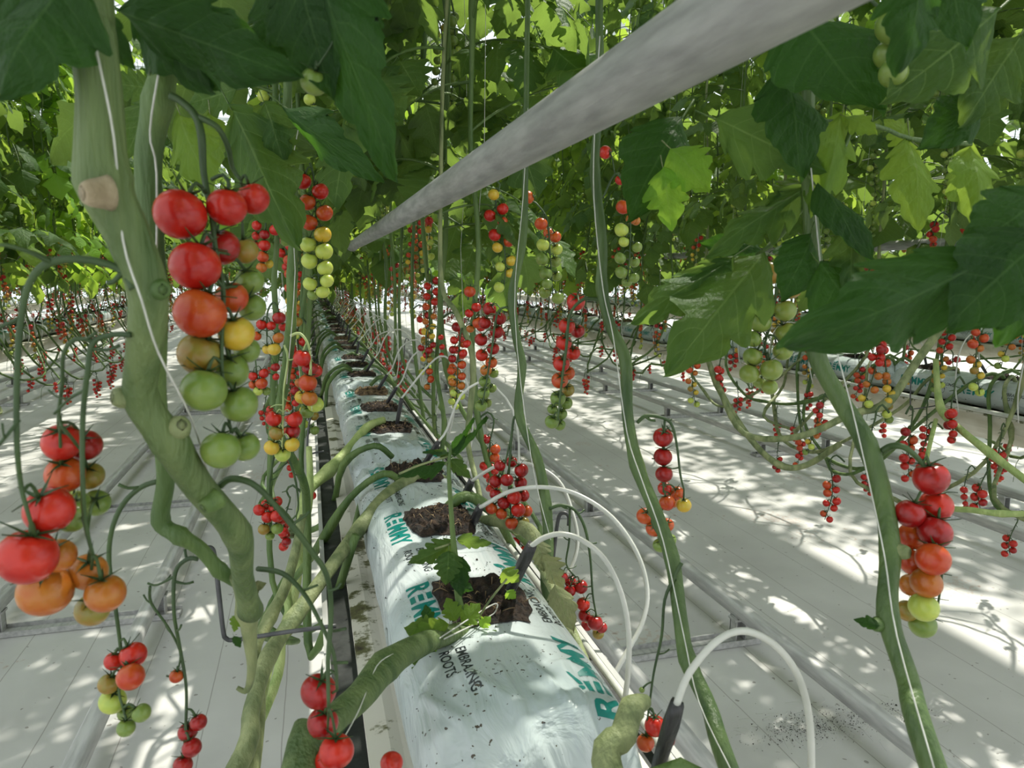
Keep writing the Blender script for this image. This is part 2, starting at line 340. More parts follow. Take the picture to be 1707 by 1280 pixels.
def compound_leaf(rng, L=0.36, lod=0, droop=0.5):
    """whole tomato leaf: petiole from the origin along +Y, arching down; slots 0 blade, 1 stalk"""
    mb = MB(); K = 9; pts = []; x = 0; y = 0; z = 0; ang = rng.uniform(0.1, 0.5); da = -droop*rng.uniform(1.6, 2.6)/K; sw = rng.uniform(-.06, .06)
    for k in range(K+1):
        pts.append(Vector((x, y, z))); d = L/K
        y += d*math.cos(ang); z += d*math.sin(ang); x += d*sw*k/3; ang += da
    tube(mb, pts, [0.0035*(1-.7*k/K) for k in range(K+1)], n=5 if lod == 0 else 3, step=1, mat=1, cap=False)
    spec = [(1.0, 0, rng.uniform(.115, .15), 1.05)]
    for fr, ln in ((0.86, .085), (0.66, .115), (0.42, .105)):
        for sgn in (-1, 1): spec.append((fr+rng.uniform(-.03, .03), sgn, ln*rng.uniform(.85, 1.2), .85))
    if lod == 0:
        for fr in (.76, .54):
            for sgn in (-1, 1): spec.append((fr, sgn, .035, .9))
    for fr, sgn, ln, wd in spec:
        i = min(K-1, int(fr*K)); p = pts[i].lerp(pts[i+1], fr*K-i) if fr < 1 else pts[K]
        tdir = (pts[min(i+1, K)]-pts[i]).normalized(); 
        if fr >= 1: tdir = (pts[K]-pts[K-1]).normalized()
        az = -sgn*rng.uniform(.9, 1.25)
        side = Vector((1, 0, 0)); nrm = side.cross(tdir).normalized()
        yv = (Quaternion(nrm, az) @ tdir)
        yv = (yv + Vector((0, 0, -rng.uniform(.15, .7)*(1 if sgn else .3)))).normalized()
        nz = (nrm+Vector((rng.uniform(-.4, .4), rng.uniform(-.4, .4), .25))); xv = yv.cross(nz).normalized(); zv = xv.cross(yv)
        st = 0.018 if sgn else 0.004
        if lod == 0 and sgn: tube(mb, [p, p+yv*st], [.0014, .001], n=4, step=1, mat=1, cap=False)
        M4 = Matrix.Translation(p+yv*st) @ Matrix((xv, yv, zv)).transposed().to_4x4()
        if lod == 0: leaflet(mb, ln, ln*wd, 16, 6, 4, .34, rng.uniform(.1, .5), rng.uniform(.05, .35), rng=rng, M4=M4)
        elif lod == 1: leaflet(mb, ln, ln*wd, 8, 2, 3, .34, rng.uniform(.1, .5), rng.uniform(.1, .35), rng=rng, M4=M4)
        else: leaflet(mb, ln*1.15, ln*wd*1.1, 4, 2, 2, .3, rng.uniform(.1, .5), rng.uniform(.1, .35), rng=rng, M4=M4)
    return mb
R0 = random.Random(7)
LEAFMB = [[compound_leaf(R0, R0.uniform(.30, .42), l, R0.uniform(.35, .8)) for _ in range(5 if l < 2 else 4)] for l in (0, 1, 2)]
LEAFME = [[mb.mesh('leaf', [M['leaf'], M['stem']]) for mb in LEAFMB[l]] for l in (0, 1)]
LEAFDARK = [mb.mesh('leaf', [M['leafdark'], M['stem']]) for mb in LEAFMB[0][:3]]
LEAFYNG = [mb.mesh('leaf', [M['leafyounglit'], M['stempale']]) for mb in LEAFMB[1][:3]]
def blade_mesh(seed, wd, lobes, depth, droop, fold, mats, skew=0.0):
    mb = MB(); leaflet(mb, 1.0, wd, 30, 10, lobes, depth, droop, fold, .03, random.Random(seed), skew=skew); 
    tube(mb, [(0, -.22, .04), (0, -.1, .015), (0, 0.02, 0)], [.014, .012, .010], n=6, step=2, mat=1)
    return mb.mesh('leaflet', mats)

# ---------------------------------------------------------------- fruit
def tomato_mb(nu, nv):
    mb = MB(); vs, fs = [], []
    vs.append((0, 0, .80))
    for i in range(1, nv):
        ph = PI*i/nv
        r = math.sin(ph); z = math.cos(ph)*0.94
        z -= 0.16*math.exp(-(r/0.33)**2)*(1 if z > 0 else .12)
        for j in range(nu):
            a = 2*PI*j/nu; rr = r*(1+.012*math.cos(3*a)); vs.append((rr*math.cos(a), rr*math.sin(a), z))
    vs.append((0, 0, -.93))
    for j in range(nu): fs.append((0, 1+j, 1+(j+1) % nu))
    for i in range(nv-2):
        for j in range(nu): fs.append((1+i*nu+j, 1+(i+1)*nu+j, 1+(i+1)*nu+(j+1) % nu, 1+i*nu+(j+1) % nu))
    b = 1+(nv-2)*nu; e = len(vs)-1
    for j in range(nu): fs.append((e, b+(j+1) % nu, b+j))
    mb.add(vs, fs); return mb
def calyx_mb(seed=0, n=5, seg=6):
    rng = random.Random(seed); mb = MB()
    for k in range(n):
        a = 2*PI*k/n+rng.uniform(-.2, .2); L = rng.uniform(.95, 1.35); vs, fs = [], []; curl = rng.uniform(.3, 1.1)
        dx, dy = math.cos(a), math.sin(a)
        for i in range(seg+1):
            t = i/seg; r = .06+L*t*.85; wd = .13*math.sin(PI*min(1, (t*.85+.15)))**.8*(1-t)+.004
            z = .80+.10*math.sin(t*2.2)-.20*t*t*(1-curl)+curl*.42*t*t
            for s in (-1, 0, 1): vs.append((dx*r-dy*wd*s, dy*r+dx*wd*s, z+(-.03 if s == 0 else .02)+.02))
        for i in range(seg):
            for s in range(2): fs.append((i*3+s, i*3+s+1, i*3+4+s, i*3+3+s))
        mb.add(vs, fs)
    tube(mb, [(0, 0, .74), (0, 0, .92)], [.10, .07], n=6, step=1)
    return mb
TOM = {l: tomato_mb(*r) for l, r in ((0, (28, 18)), (1, (14, 9)), (2, (8, 6)))}
TOMME = {(k, l): TOM[l].mesh('tomato', M['f'+k]) for k in FR for l in (0, 1)}
CALMB = [calyx_mb(s) for s in range(3)]; CALME = [c.mesh('calyx', M['calyx']) for c in CALMB]
CALLO = calyx_mb(5, 5, 2)
def axis_mat(p, axis, r, spin=0.0):
    q = Vector(axis).normalized().to_track_quat('Z', 'Y')
    return Matrix.Translation(p) @ q.to_matrix().to_4x4() @ Matrix.Rotation(spin, 4, 'Z') @ Matrix.Scale(r, 4)
SEQ = 'drrqqooyblgg'
def ripeness(rng, t, mode):
    if mode == 'red': return rng.choice('rrrdrq')
    if mode == 'green': return rng.choice('gggl')
    if mode == 'lime': return rng.choice('ylll') if t > .5 else rng.choice('rqqoy')
    i = int(max(0, min(len(SEQ)-1, t*(len(SEQ)-1)+rng.uniform(-1.2, 1.2)))); return SEQ[i]
def gen_truss(rng, n=12, mode='mix', r=0.0135, bare=0.0, L=None):
    """origin on the stem, +X out of the row; returns stalk MB and [(pos, radius, colour, axis)]"""
    mb = MB(); L = L or (0.07+n*.5*r*2.05); a = rng.uniform(.03, .06); pts = [(0, 0, 0), (a*.6, 0, .02), (a, 0, .005)]
    yb = rng.uniform(-.02, .02); K = 8
    for k in range(1, K+1): pts.append((a+.012*math.sin(k*.5+n), yb*k/K, .005-L*k/K))
    rad = [.003, .0028, .0026]+[.0024-.0013*k/K for k in range(1, K+1)]
    P, _ = tube(mb, pts, rad, n=5, step=2)
    P = [Vector(p) for p in P[4:]]; out = []; spin0 = rng.uniform(0, 6.28)
    for i in range(n):
        t = (i+.5)/n; idx = min(len(P)-1, int((bare+(1-bare)*(t*.93+.07))*(len(P)-1))); base = P[idx]
        an = spin0+(PI*i)+rng.uniform(-.5, .5)
        rr = r*rng.uniform(.88, 1.12)*(1-.18*t); d = Vector((math.cos(an), math.sin(an), 0))
        c = base+d*rr*1.12+Vector((0, 0, -rr*.7)); ax = (Vector((0, 0, 1.0))-d*.55).normalized()
        top = c+ax*rr*.85; mid = base.lerp(top, .5)+Vector((0, 0, rr*.55))
        tube(mb, [base, mid, top], [.0013, .0012, .0015], n=4, step=2)
        out.append((c, rr, ripeness(rng, t, mode), ax))
    if bare > 0:
        for q in range(int(bare*12)):
            b_ = P[min(len(P)-1, int(q/12*(len(P)-1)))]; an = q*2.6
            tube(mb, [b_, b_+Vector((math.cos(an)*.012, math.sin(an)*.012, -.004))], [.0013, .0011], n=4, step=1)
    return mb, out
TRV = []
for i, (n_, md, br) in enumerate([(12, 'mix', 0), (14, 'mix', 0), (10, 'mix', 0), (6, 'red', .35), (5, 'red', .5), (13, 'green', 0), (11, 'lime', 0), (9, 'red', .2), (14, 'mix', 0)]):
    mb_, lst = gen_truss(random.Random(40+i), n_, md, bare=br); TRV.append((mb_, lst, mb_.mesh('truss', M['stalk'])))
def truss_mb(v, lod=2):
    """whole truss in one mesh: 0 stalk, 1.. fruit colours, 9 calyx"""
    mb = MB(); sm, lst, _ = TRV[v]; keys = list(FR)
    mb.addmb(sm, None, {0: 0})
    for (c, r, k, ax) in lst:
        mb.addmb(TOM[lod], axis_mat(c, ax, r), {0: 1+keys.index(k)}); mb.addmb(CALLO, axis_mat(c, ax, r), {0: 9})
    return mb
TRUSSMATS = [M['stalk']]+[M['f'+k] for k in FR]+[M['calyx']]
TRLO = [truss_mb(v).mesh('truss', TRUSSMATS) for v in range(len(TRV))]
def put_truss(parent, v, M4, lod=1, label=None):
    """truss part with every tomato a sub-part"""
    if lod == 2:
        return obj('fruit_truss', TRLO[v], parent, M4)
    o = obj('fruit_truss', TRV[v][2], parent, M4)
    for i, (c, r, k, ax) in enumerate(TRV[v][1]):
        obj('tomato', TOMME[(k, 1)], o, axis_mat(c, ax, r), label=FR[k][2])
        obj('calyx', CALME[i % 3], o, axis_mat(c, ax, r))
    return o

# ================================================================ SETTING
def struct(name, mb, mats): return obj(name, mb.mesh(name, mats, smooth=False), kind='structure')
YA, YB, XA, XB, EAVE = -3.0, 30.0, -11.5, 13.0, 5.2
mb = MB(); mb.add([(XA, YA, 0), (XB, YA, 0), (XB, YB, 0), (XA, YB, 0)], [(0, 1, 2, 3)]); struct('floor', mb, M['floor'])
# venlo roof: ridges along the rows
mb = MB(); tb = MB(); x = XA; bay = (XB-XA)/6
for i in range(6):
    x0, x1 = XA+i*bay, XA+(i+1)*bay; xm = (x0+x1)/2; zr = EAVE+0.85
    mb.add([(x0, YA, EAVE), (x0, YB, EAVE), (xm, YB, zr), (xm, YA, zr)], [(0, 1, 2, 3)])
    mb.add([(xm, YA, zr), (xm, YB, zr), (x1, YB, EAVE), (x1, YA, EAVE)], [(0, 1, 2, 3)])
    box(tb, (x0-.06, YA, EAVE-.16), (x0+.06, YB, EAVE-.02)); box(tb, (xm-.02, YA, zr-.06), (xm+.02, YB, zr-.01))
    y = YA
    while y < YB:
        for (a, b) in ((x0, xm), (x1, xm)):
            tube(tb, [(a, y, EAVE-.03), (b, y, zr-.03)], .016, n=4, step=1)
        y += 1.25
    y = YA+1
    while y < YB: box(tb, (x0, y-.03, EAVE-.5), (x1, y+.03, EAVE-.44)); y += 4.0
struct('ceiling', mb, M['glass']); struct('trim_1', tb, M['roofbar'])
for nm, (a, b) in {'wall_back': ((XA, YB), (XB, YB)), 'wall_left': ((XA, YA), (XA, YB)), 'wall_right': ((XB, YA), (XB, YB))}.items():
    mb = MB(); mb.add([(*a, 0), (*b, 0), (*b, EAVE), (*a, EAVE)], [(0, 1, 2, 3)], 0)
    n = int(math.dist(a, b)/1.25)
    for k in range(n+1):
        p = (a[0]+(b[0]-a[0])*k/n, a[1]+(b[1]-a[1])*k/n); tube(mb, [(*p, 0), (*p, EAVE)], .025, n=4, step=1, mat=1)
    for z in (1.0, 3.2): tube(mb, [(*a, z), (*b, z)], .03, n=4, step=1, mat=1)
    struct(nm, mb, [M['glass'], M['roofbar']])

# ---------------------------------------------------------------- grow bags
def se(th, hw, hh, e=2.7):
    c, s = math.cos(th), math.sin(th)
    return (hw*math.copysign(abs(c)**(2/e), c), hh*math.copysign(abs(s)**(2/e), s))
BW, BH, BZ = 0.106, 0.057, 0.925
def bag_surf(a, y, lift=0.0):
    """a: arc length from the crest, y along the bag; the same surface for film, print and soil"""
    e = min(1.0, (0.522-abs(y))/0.06); e = max(0.0, e); k = 0.30+0.70*math.sin(e*PI/2)
    sx = 0.93+0.07*e
    x, z = ARC(a); x *= sx; z *= k
    nx, nz = x/BW/BW, z/BH/BH; l = math.hypot(nx, nz)+1e-9; nx /= l; nz /= l
    d = 0.0038*noise.noise(Vector((x*16, y*7, z*16+3)))+0.001*noise.noise(Vector((x*45, y*14, z*40)))
    r = abs(noise.noise(Vector((x*26+y*4, y*5+5, z*20)))); d += 0.0035*max(0, 0.22-r)/0.22*(1.6 if abs(y) > .40 else .35)
    if abs(a) > .17: d = min(d, 0)*.3
    return Vector((x+nx*(d+lift), y, BZ-BH*(1-k)*.55+z+nz*(d+lift)))
_t = [PI/2-PI*i/600 for i in range(601)]; _t = [t if abs(t) < 1.57 else t for t in _t]; _p = [se(t, BW, BH) for t in _t]; _p[0] = (0.0, BH); _s = [0]
for i in range(600): _s.append(_s[-1]+math.dist(_p[i], _p[i+1]))
HALF = _s[-1]; _px = [p[0] for p in _p]; _pz = [p[1] for p in _p]
def ARC(a):
    b = min(abs(a), HALF-1e-6); x = float(np.interp(b, _s, _px)); z = float(np.interp(b, _s, _pz))
    return (x, z) if a >= 0 else (-x, z)
def bag_film(na=150, ny=230):
    mb = MB(); vs, fs = [], []
    for j in range(ny+1):
        y = 0.52*math.sin((j/ny-.5)*PI)*.55+0.52*(2*j/ny-1)*.45
        for i in range(na): vs.append(bag_surf(-HALF+2*HALF*i/na, y))
    for j in range(ny):
        for i in range(na): fs.append((j*na+i, j*na+(i+1) % na, (j+1)*na+(i+1) % na, (j+1)*na+i))
    fs.append(tuple(range(na))); fs.append(tuple(ny*na+i for i in range(na))[::-1])
    mb.add(vs, fs)
    for sg in (-1, 1):   # welded end seam
        v = []; 
        for i in range(13):
            xx = -BW*.9+BW*1.8*i/12; zz = .905+.004*math.sin(i*1.9)
            v += [(xx, sg*.515, zz+.009), (xx*.99, sg*.545, zz+.006*math.sin(i*2.3)), (xx, sg*.515, zz-.009)]
        mb.add(v, [(i*3+k, i*3+k+1, i*3+k+4, i*3+k+3) for i in range(12) for k in range(2)])
    return mb
def text_flat(s, size, bold=0.02):
    cu = bpy.data.curves.new('tmp', 'FONT'); cu.body = s; cu.size = size; cu.offset = bold*size; cu.resolution_u = 3
    o = bpy.data.objects.new('tmp', cu); C.objects.link(o)
    bpy.context.view_layer.update()
    me = bpy.data.meshes.new_from_object(o.evaluated_get(bpy.context.evaluated_depsgraph_get()))
    vs = [tuple(v.co) for v in me.vertices]; fs = [tuple(p.vertices) for p in me.polygons]
    bpy.data.objects.remove(o); bpy.data.curves.remove(cu); bpy.data.meshes.remove(me)
    return vs, fs
def split_long(vs, fs, mx):
    """triangulate and halve long edges so a print can follow the film"""
    tri = []
    for f in fs:
        for i in range(1, len(f)-1): tri.append((f[0], f[i], f[i+1]))
    vs = [tuple(v[:2]) for v in vs]
    for _ in range(6):
        cache = {}; out = []; ch = False
        for t in tri:
            L = [math.dist(vs[t[i]], vs[t[(i+1) % 3]]) for i in range(3)]; m = max(L)
            if m <= mx: out.append(t); continue
            i = L.index(m); a, b, c = t[i], t[(i+1) % 3], t[(i+2) % 3]; k = (min(a, b), max(a, b))
            if k not in cache: vs.append(((vs[a][0]+vs[b][0])/2, (vs[a][1]+vs[b][1])/2)); cache[k] = len(vs)-1
            q = cache[k]; out += [(a, q, c), (q, b, c)]; ch = True
        tri = out
        if not ch: break
    return vs, tri
def logo_parts():
    """five-letter word mark whose E is three bars under a sprouting pair of leaves; returns flat verts, faces, width"""
    V, F = [], []
    def addp(vs, fs, dx=0, dy=0):
        o = len(V); V.extend([(v[0]+dx, v[1]+dy) for v in vs]); F.extend([tuple(i+o for i in f) for f in fs])
    hgt = 0.026; size = hgt/0.70; x = 0
    vs, fs = text_flat('R', size, .03); addp(vs, fs); x = max(v[0] for v in vs)+.004
    for z0 in (0, .0095, .019): addp([(x, z0), (x+.016, z0), (x+.016, z0+.006), (x, z0+.006)], [(0, 1, 2, 3)])
    def leafsh(ax, ay, L, W, an):
        pts = []
        for i in range(9): t = i/8; pts.append((t*L, W*math.sin(PI*t**.8)))
        for i in range(7, 0, -1): t = i/8; pts.append((t*L, -W*.75*math.sin(PI*t**.8)))
        ca, sa = math.cos(an), math.sin(an); q = [(ax+p[0]*ca-p[1]*sa, ay+p[0]*sa+p[1]*ca) for p in pts]
        addp(q, [tuple(range(len(q)))])
    leafsh(x+.009, .0275, .019, .0052, .75); leafsh(x+.007, .0275, .011, .0034, 2.3)
    x += .021
    vs, fs = text_flat('MMY', size, .03); addp(vs, fs, x); 
    return V, F, x+max(v[0] for v in vs)
LOGO = logo_parts(); EMB = text_flat('EMBRACING', .0162, .012); ROO = text_flat('ROOTS', .0162, .012)
FILMMB = bag_film(); _fv = np.concatenate(FILMMB.v)
FILMTREE = BVHTree.FromPolygons(_fv.tolist(), FILMMB.f)
def on_film(a, y):
    p, q = bag_surf(a, y, .0), bag_surf(a, y, .012); n = (q-p).normalized()
    h = FILMTREE.ray_cast(q+n*.01, -n)[0]
    return (h if h is not None else p)+n*.00035
def map_print(vf, a0, y0, sgn, sc=1.0, mx=.0035):
    """sgn -1: read towards -Y with letter tops to +X; +1: read towards +Y with letter tops to -X"""
    vs, fs = split_long(vf[0], vf[1], mx); mb = MB()
    mb.add([on_film(a0+(v[1]*sc if sgn < 0 else -v[1]*sc), y0+(-v[0] if sgn < 0 else v[0])*sc) for v in vs], fs); return mb
HOLES = (-.24, .06, .36)
def bag_prints(side):
    L, K = MB(), MB()
    for h in HOLES:
        al = -.142 if side else -.078
        L.addmb(map_print(LOGO, al, h+.075, -1, 1.12)); 
        yl = h-.105
        K.addmb(map_print(EMB, al+(.018 if side else .030), yl, -1)); K.addmb(map_print(ROO, al+(.002 if side else .012), yl, -1))
        if h-.25 > -.5:
            L.addmb(map_print(LOGO, .094, h-.245, 1, 1.12)); K.addmb(map_print(EMB, .078, h-.065, 1)); K.addmb(map_print(ROO, .094, h-.065, 1))
    Yl = []
    for y0 in (-.40, .42):
        Yl.append(map_print(([(0, 0), (.034, 0), (.034, .03), (0, .03)], [(0, 1, 2, 3)]), -.150, y0, -1)); Yl.append(map_print(([(0, 0), (.034, 0), (.034, .03), (0, .03)], [(0, 1, 2, 3)]), .150, y0, 1))
    for y0 in (-.20, .22):
        rg = []; 
        for i in range(24):
            a = 2*PI*i/24; rg += [(.016*math.cos(a), .016*math.sin(a)), (.0145*math.cos(a), .0145*math.sin(a))]
        K.addmb(map_print((rg, [(2*i, (2*i+2) % 48, (2*i+3) % 48, 2*i+1) for i in range(24)]), -.140, y0, -1))
    return L, K, Yl
def soil_patch(seed, hw=.055, hl=.068, xo=.008, light=False):
    rng = random.Random(seed); mb = MB(); n = 46; vs, fs = [], []
    for j in range(n+1):
        for i in range(n+1):
            u, v = 2*i/n-1, 2*j/n-1
            a = xo+u*hw*(1-.16*v*v+.10*v)+.006*noise.noise(Vector((v*3, seed, 0))); y = v*hl*(1+.12*noise.noise(Vector((u*2.5, seed, 4))))
            e = (1-u**6)*(1-v**6)
            lift = .0012+e*(.004+.011*(noise.noise(Vector((u*4, v*4, seed)))+.35)+.006*noise.noise(Vector((u*12, v*12, seed)))+.004*noise.noise(Vector((u*31, v*31, seed))))
            vs.append((a, y, lift))
    for j in range(n):
        for i in range(n): fs.append((j*(n+1)+i, j*(n+1)+i+1, (j+1)*(n+1)+i+1, (j+1)*(n+1)+i))
    return vs, fs
def soil_mb(h, seed):
    vs, fs = soil_patch(seed); mb = MB(); mb.add([bag_surf(a, h+y, max(.0014, l)) for a, y, l in vs], fs); return mb
FILM = FILMMB.mesh('bag_film', M['bag'])
PR = {}
for s_ in (False, True):
    L_, K_, Y_ = bag_prints(s_); PR[s_] = [L_.mesh('logo_lettering', M['teal']), K_.mesh('slogan_lettering', M['ink'])]+[y_.mesh('yellow_label', M['yellowlabel']) for y_ in Y_]
SOIL = [[soil_mb(h, 3+i+10*v).mesh('peat', M['soillight'] if (i == 2 and v) else M['soil']) for i, h in enumerate(HOLES)] for v in range(2)]
def crumbs(seed, n=420):
    rng = random.Random(seed); mb = MB()
    for _ in range(n):
        h = rng.choice(HOLES); a = rng.gauss(.0, .055); y = h+rng.gauss(-.0, .10)
        if abs(a) > .12 or abs(y) > .5: continue
        p = bag_surf(a, y, .0008); s = rng.uniform(.0005, .0022)*rng.choice((1, 1, 1.6)); 
        v = [p+Vector((rng.uniform(-s, s), rng.uniform(-s, s), rng.uniform(-.2*s, s))) for _ in range(4)]
        mb.add(v, [(0, 1, 2), (0, 2, 3), (0, 3, 1), (1, 3, 2)])
    return mb.mesh('peat_crumbs', M['soil'])
def fibres(seed, n=38):
    rng = random.Random(seed); mb = MB()
    for h in HOLES:
        for _ in range(n):
            a = .008+rng.uniform(-.045, .045); y = h+rng.uniform(-.055, .055); an = rng.uniform(0, 6.28); l = rng.uniform(.006, .022)
            p = [bag_surf(a+l*t*math.cos(an), y+l*t*math.sin(an), .010+.008*math.sin(t*3)*rng.random()) for t in (0, .5, 1)]
            tube(mb, p, [.0005, .0007, .0003], n=4, step=2)
    return mb.mesh('straw_fibres', M['fibre'])
CR = [crumbs(1), crumbs(2)]; FB = fibres(3)
def bag(row, k, side, near, label, group=None):
    b = empty('grow_bag', (ROWS[row], 1.08+1.06*k, 0), label=label, cat='grow bag', group=group)
    obj('bag_film', FILM, b)
    for me in PR[side][:9 if side else 2]: obj(me.name.split('.')[0], me, b)
    for me in SOIL[(k+row) % 2]:
        s = obj('peat', me, b)
    if near:
        obj('peat_crumbs', CR[k % 2], b, kind='stuff'); obj('straw_fibres', FB, b, kind='stuff')
    return b
bag(0, 0, False, True, 'white grow bag nearest the camera, with the young shoot growing from its peat')
bag(0, 1, False, True, 'second white grow bag along the middle gutter, with a fallen red tomato on its peat')
bag(0, 2, False, True, 'third white grow bag along the middle gutter, half hidden under drip tubes')
for k in range(3, 14): bag(0, k, False, k < 5, 'white grow bag far down the middle gutter among drip tubes', 'far white grow bags on the middle gutter')
for k in range(-1, 12): bag(1, k, True, False, 'white printed grow bag on the cream gutter across the right aisle', 'grow bags on the gutter across the right aisle')
for k in range(1, 12): bag(-1, k, True, False, 'white grow bag on the gutter across the left aisle', 'grow bags on the gutter across the left aisle')
for k in range(0, 12): bag(2, k, True, False, 'white grow bag on the second gutter to the right, behind the first', 'grow bags on the second gutter to the right')
for k in range(3, 12): bag(-2, k, True, False, 'white grow bag on the second gutter to the left, behind the first', 'grow bags on the second gutter to the left')

# ---------------------------------------------------------------- gutters
def gutter(row, label, y0=-0.6, y1=24.0, black=True):
    g = empty('growing_gutter', (ROWS[row], 0, 0), label=label, cat='gutter')
    z = BAGLOW
    def strip(prof, name, mat):
        mb = MB(); n = len(prof); ys = [y0+(y1-y0)*i/24 for i in range(25)]
        vs = [(p[0], y, p[1]) for y in ys for p in prof]
        mb.add(vs, [(j*n+i, (j+1)*n+i, (j+1)*n+(i+1) % n, j*n+(i+1) % n) for j in range(24) for i in range(n)]+[tuple(range(n)), tuple(24*n+i for i in range(n))[::-1]])
        return obj(name, mb.mesh(name, mat, smooth=False), g)
    strip([(-.142, z-.004), (-.118, z), (-.105, z-.002), (.118, z-.002), (.142, z-.004), (.142, z-.010), (-.142, z-.010)][::-1], 'ledge', M['ledge'])
    dp = .062 if black else .115
    arc = [((.112 if black else .138)*math.cos(PI+PI*i/14), z-.010+dp*math.sin(PI+PI*i/14)) for i in range(15)]
    strip(arc, 'drain_channel', M['cream'])
    for s in ((-1, 1) if black else ()):
        xs = sorted((s*.142, s*.176)); strip([(xs[0], z-.03), (xs[1], z-.03), (xs[1], z-.012), (xs[0], z-.012)], 'black_strip', M['black'])  # plain black strip outside each edge of the ledge
        xs = sorted((s*.176, s*.184)); strip([(xs[0], z-.04), (xs[1], z-.04), (xs[1], z-.003), (xs[0], z-.003)], 'white_lip', M['rail'])
    return g
gutter(0, 'white gutter with mossy ledge and black strip under the middle grow bags')
gutter(1, 'cream growing gutter across the right aisle under printed bags', black=False)
gutter(-1, 'cream growing gutter across the left aisle', black=False)
gutter(2, 'second growing gutter to the right, behind the first', black=False)
gutter(-2, 'second growing gutter to the left, behind the first', black=False)

# ---------------------------------------------------------------- pipes and rails
for row, lab in ((0, 'thick grey overhead pipe running diagonally above the middle grow bags'), (1, 'thin looking grey pipe across the right aisle behind the leaves'),
                 (-1, 'grey overhead pipe above the gutter across the left aisle')):
    mb = MB(); tube(mb, [(ROWS[row]+.017, y, 1.502) for y in (-.8, .3, 1, 3, 6, 12, 24)], .0215, n=20, step=1)
    if row == 0:
        for y in (3.4, 9.4): tube(mb, [(ROWS[row]+.017, y, 1.502), (ROWS[row]+.017, y+.09, 1.502)], .0245, n=20, step=1)
    obj('growing_pipe', mb.mesh('growing_pipe', M['alu']), label=lab, cat='pipe')
railx = [(.94, 'right'), (1.52, 'right'), (-.63, 'left'), (-1.20, 'left'), (3.29, 'far right'), (3.87, 'far right'), (-2.98, 'far left'), (-3.55, 'far left')]
raill = ['heating rail on the floor nearest the right side of the middle gutter', 'straight heating rail in the right aisle, the far one of the pair',
         'heating rail on the floor nearest the left side of the middle gutter', 'heating rail in the left aisle, the far one of the pair',
         'heating rail beyond the gutter across the right aisle, nearer one', 'heating rail beyond the gutter across the right aisle, farther one',
         'heating rail beyond the gutter across the left aisle, nearer one', 'heating rail beyond the gutter across the left aisle, farther one']
RZ = .125
for (x, _), lab in zip(railx, raill):
    mb = MB(); prof = []
    for i in range(16):
        a = 2*PI*i/16; prof.append((.027*math.copysign(abs(math.cos(a))**.6, math.cos(a)), .027*math.copysign(abs(math.sin(a))**.6, math.sin(a))))
    ys = [-.5, 3, 8, 14, 24]; mb.add([(x+p[0], y, RZ+p[1]) for y in ys for p in prof], [(j*16+i, (j+1)*16+i, (j+1)*16+(i+1) % 16, j*16+(i+1) % 16) for j in range(4) for i in range(16)]+[tuple(range(16)), tuple(64+i for i in range(16))[::-1]])
    obj('heating_rail', mb.mesh('heating_rail', M['rail']), label=lab, cat='rail')
smb = MB(); box(smb, (-.36, -.04, .002), (.36, .04, .008)); box(smb, (-.36, -.04, .008), (.36, -.034, .024)); box(smb, (-.36, .034, .008), (.36, .04, .024)); box(smb, (-.36, -.012, .008), (.36, .012, .014))
SUP = smb.mesh('base_channel', M['rail'], smooth=False)
pmb = MB(); box(pmb, (-.022, -.022, .014), (-.018, .022, RZ-.02)); box(pmb, (.018, -.022, .014), (.022, .022, RZ-.02)); box(pmb, (-.022, .018, .014), (.022, .022, RZ-.02)); box(pmb, (-.03, -.024, RZ-.034), (.03, .024, RZ-.026))
POST = pmb.mesh('post', M['rail'], smooth=False)
def supports(xc, ys, labels, group):
    for i, y in enumerate(ys):
        s = empty('rail_support', (xc, y, 0), label=labels[min(i, len(labels)-1)], cat='rail support', group=group)
        obj('base_channel', SUP, s)
        for sx in (-.29, .285): obj('post', POST, s, Matrix.Translation((sx, 0, 0)))
supports(1.23, [2.3+1.55*i for i in range(8)], ['metal rail support on the floor at the bottom right of the middle gutter', 'second metal rail support along the right aisle', 'metal rail support farther down the right aisle'], 'rail supports in the right aisle')
supports(-.915, [3.1+1.55*i for i in range(7)], ['metal rail support channel crossing the left aisle under hanging tomatoes', 'metal rail support farther down the left aisle'], 'rail supports in the left aisle')
supports(3.58, [1.7+1.55*i for i in range(8)], ['metal rail support beyond the gutter across the right aisle'], 'rail supports beyond the right gutter')
supports(-3.26, [4.1+1.55*i for i in range(5)], ['metal rail support beyond the gutter across the left aisle'], 'rail supports beyond the left gutter')

# ---------------------------------------------------------------- drip pegs with tubes
def peg_mb(p0, p1, r):
    mb = MB(); p0, p1 = Vector(p0), Vector(p1); ax = p1-p0
    P = [p0+ax*t for t in (0, .25, .5, .75, 1.0)]; tube(mb, P, [r*.75, r*.9, r, r*1.1, r*.9], n=8, step=2, ridged=.22); return mb
def dripper(pegpts, tubepts, r, label, group=None, rp=.005):
    base = Vector(pegpts[0]); e = empty('drip_peg', base, label=label, cat='drip peg', group=group)
    T = Matrix.Translation(-base)
    m1 = MB(); m1.addmb(peg_mb(pegpts[0], pegpts[1], rp), T); obj('peg', m1.mesh('peg', M['peg']), e)
    m2 = MB(); q = MB(); tube(q, tubepts, r, n=8, step=5); m2.addmb(q, T); obj('drip_tube', m2.mesh('drip_tube', M['tube']), e)
def pxpath(lst, d0, d1):
    n = len(lst); return [at(p[0], p[1], d0+(d1-d0)*i/(n-1)) for i, p in enumerate(lst)]
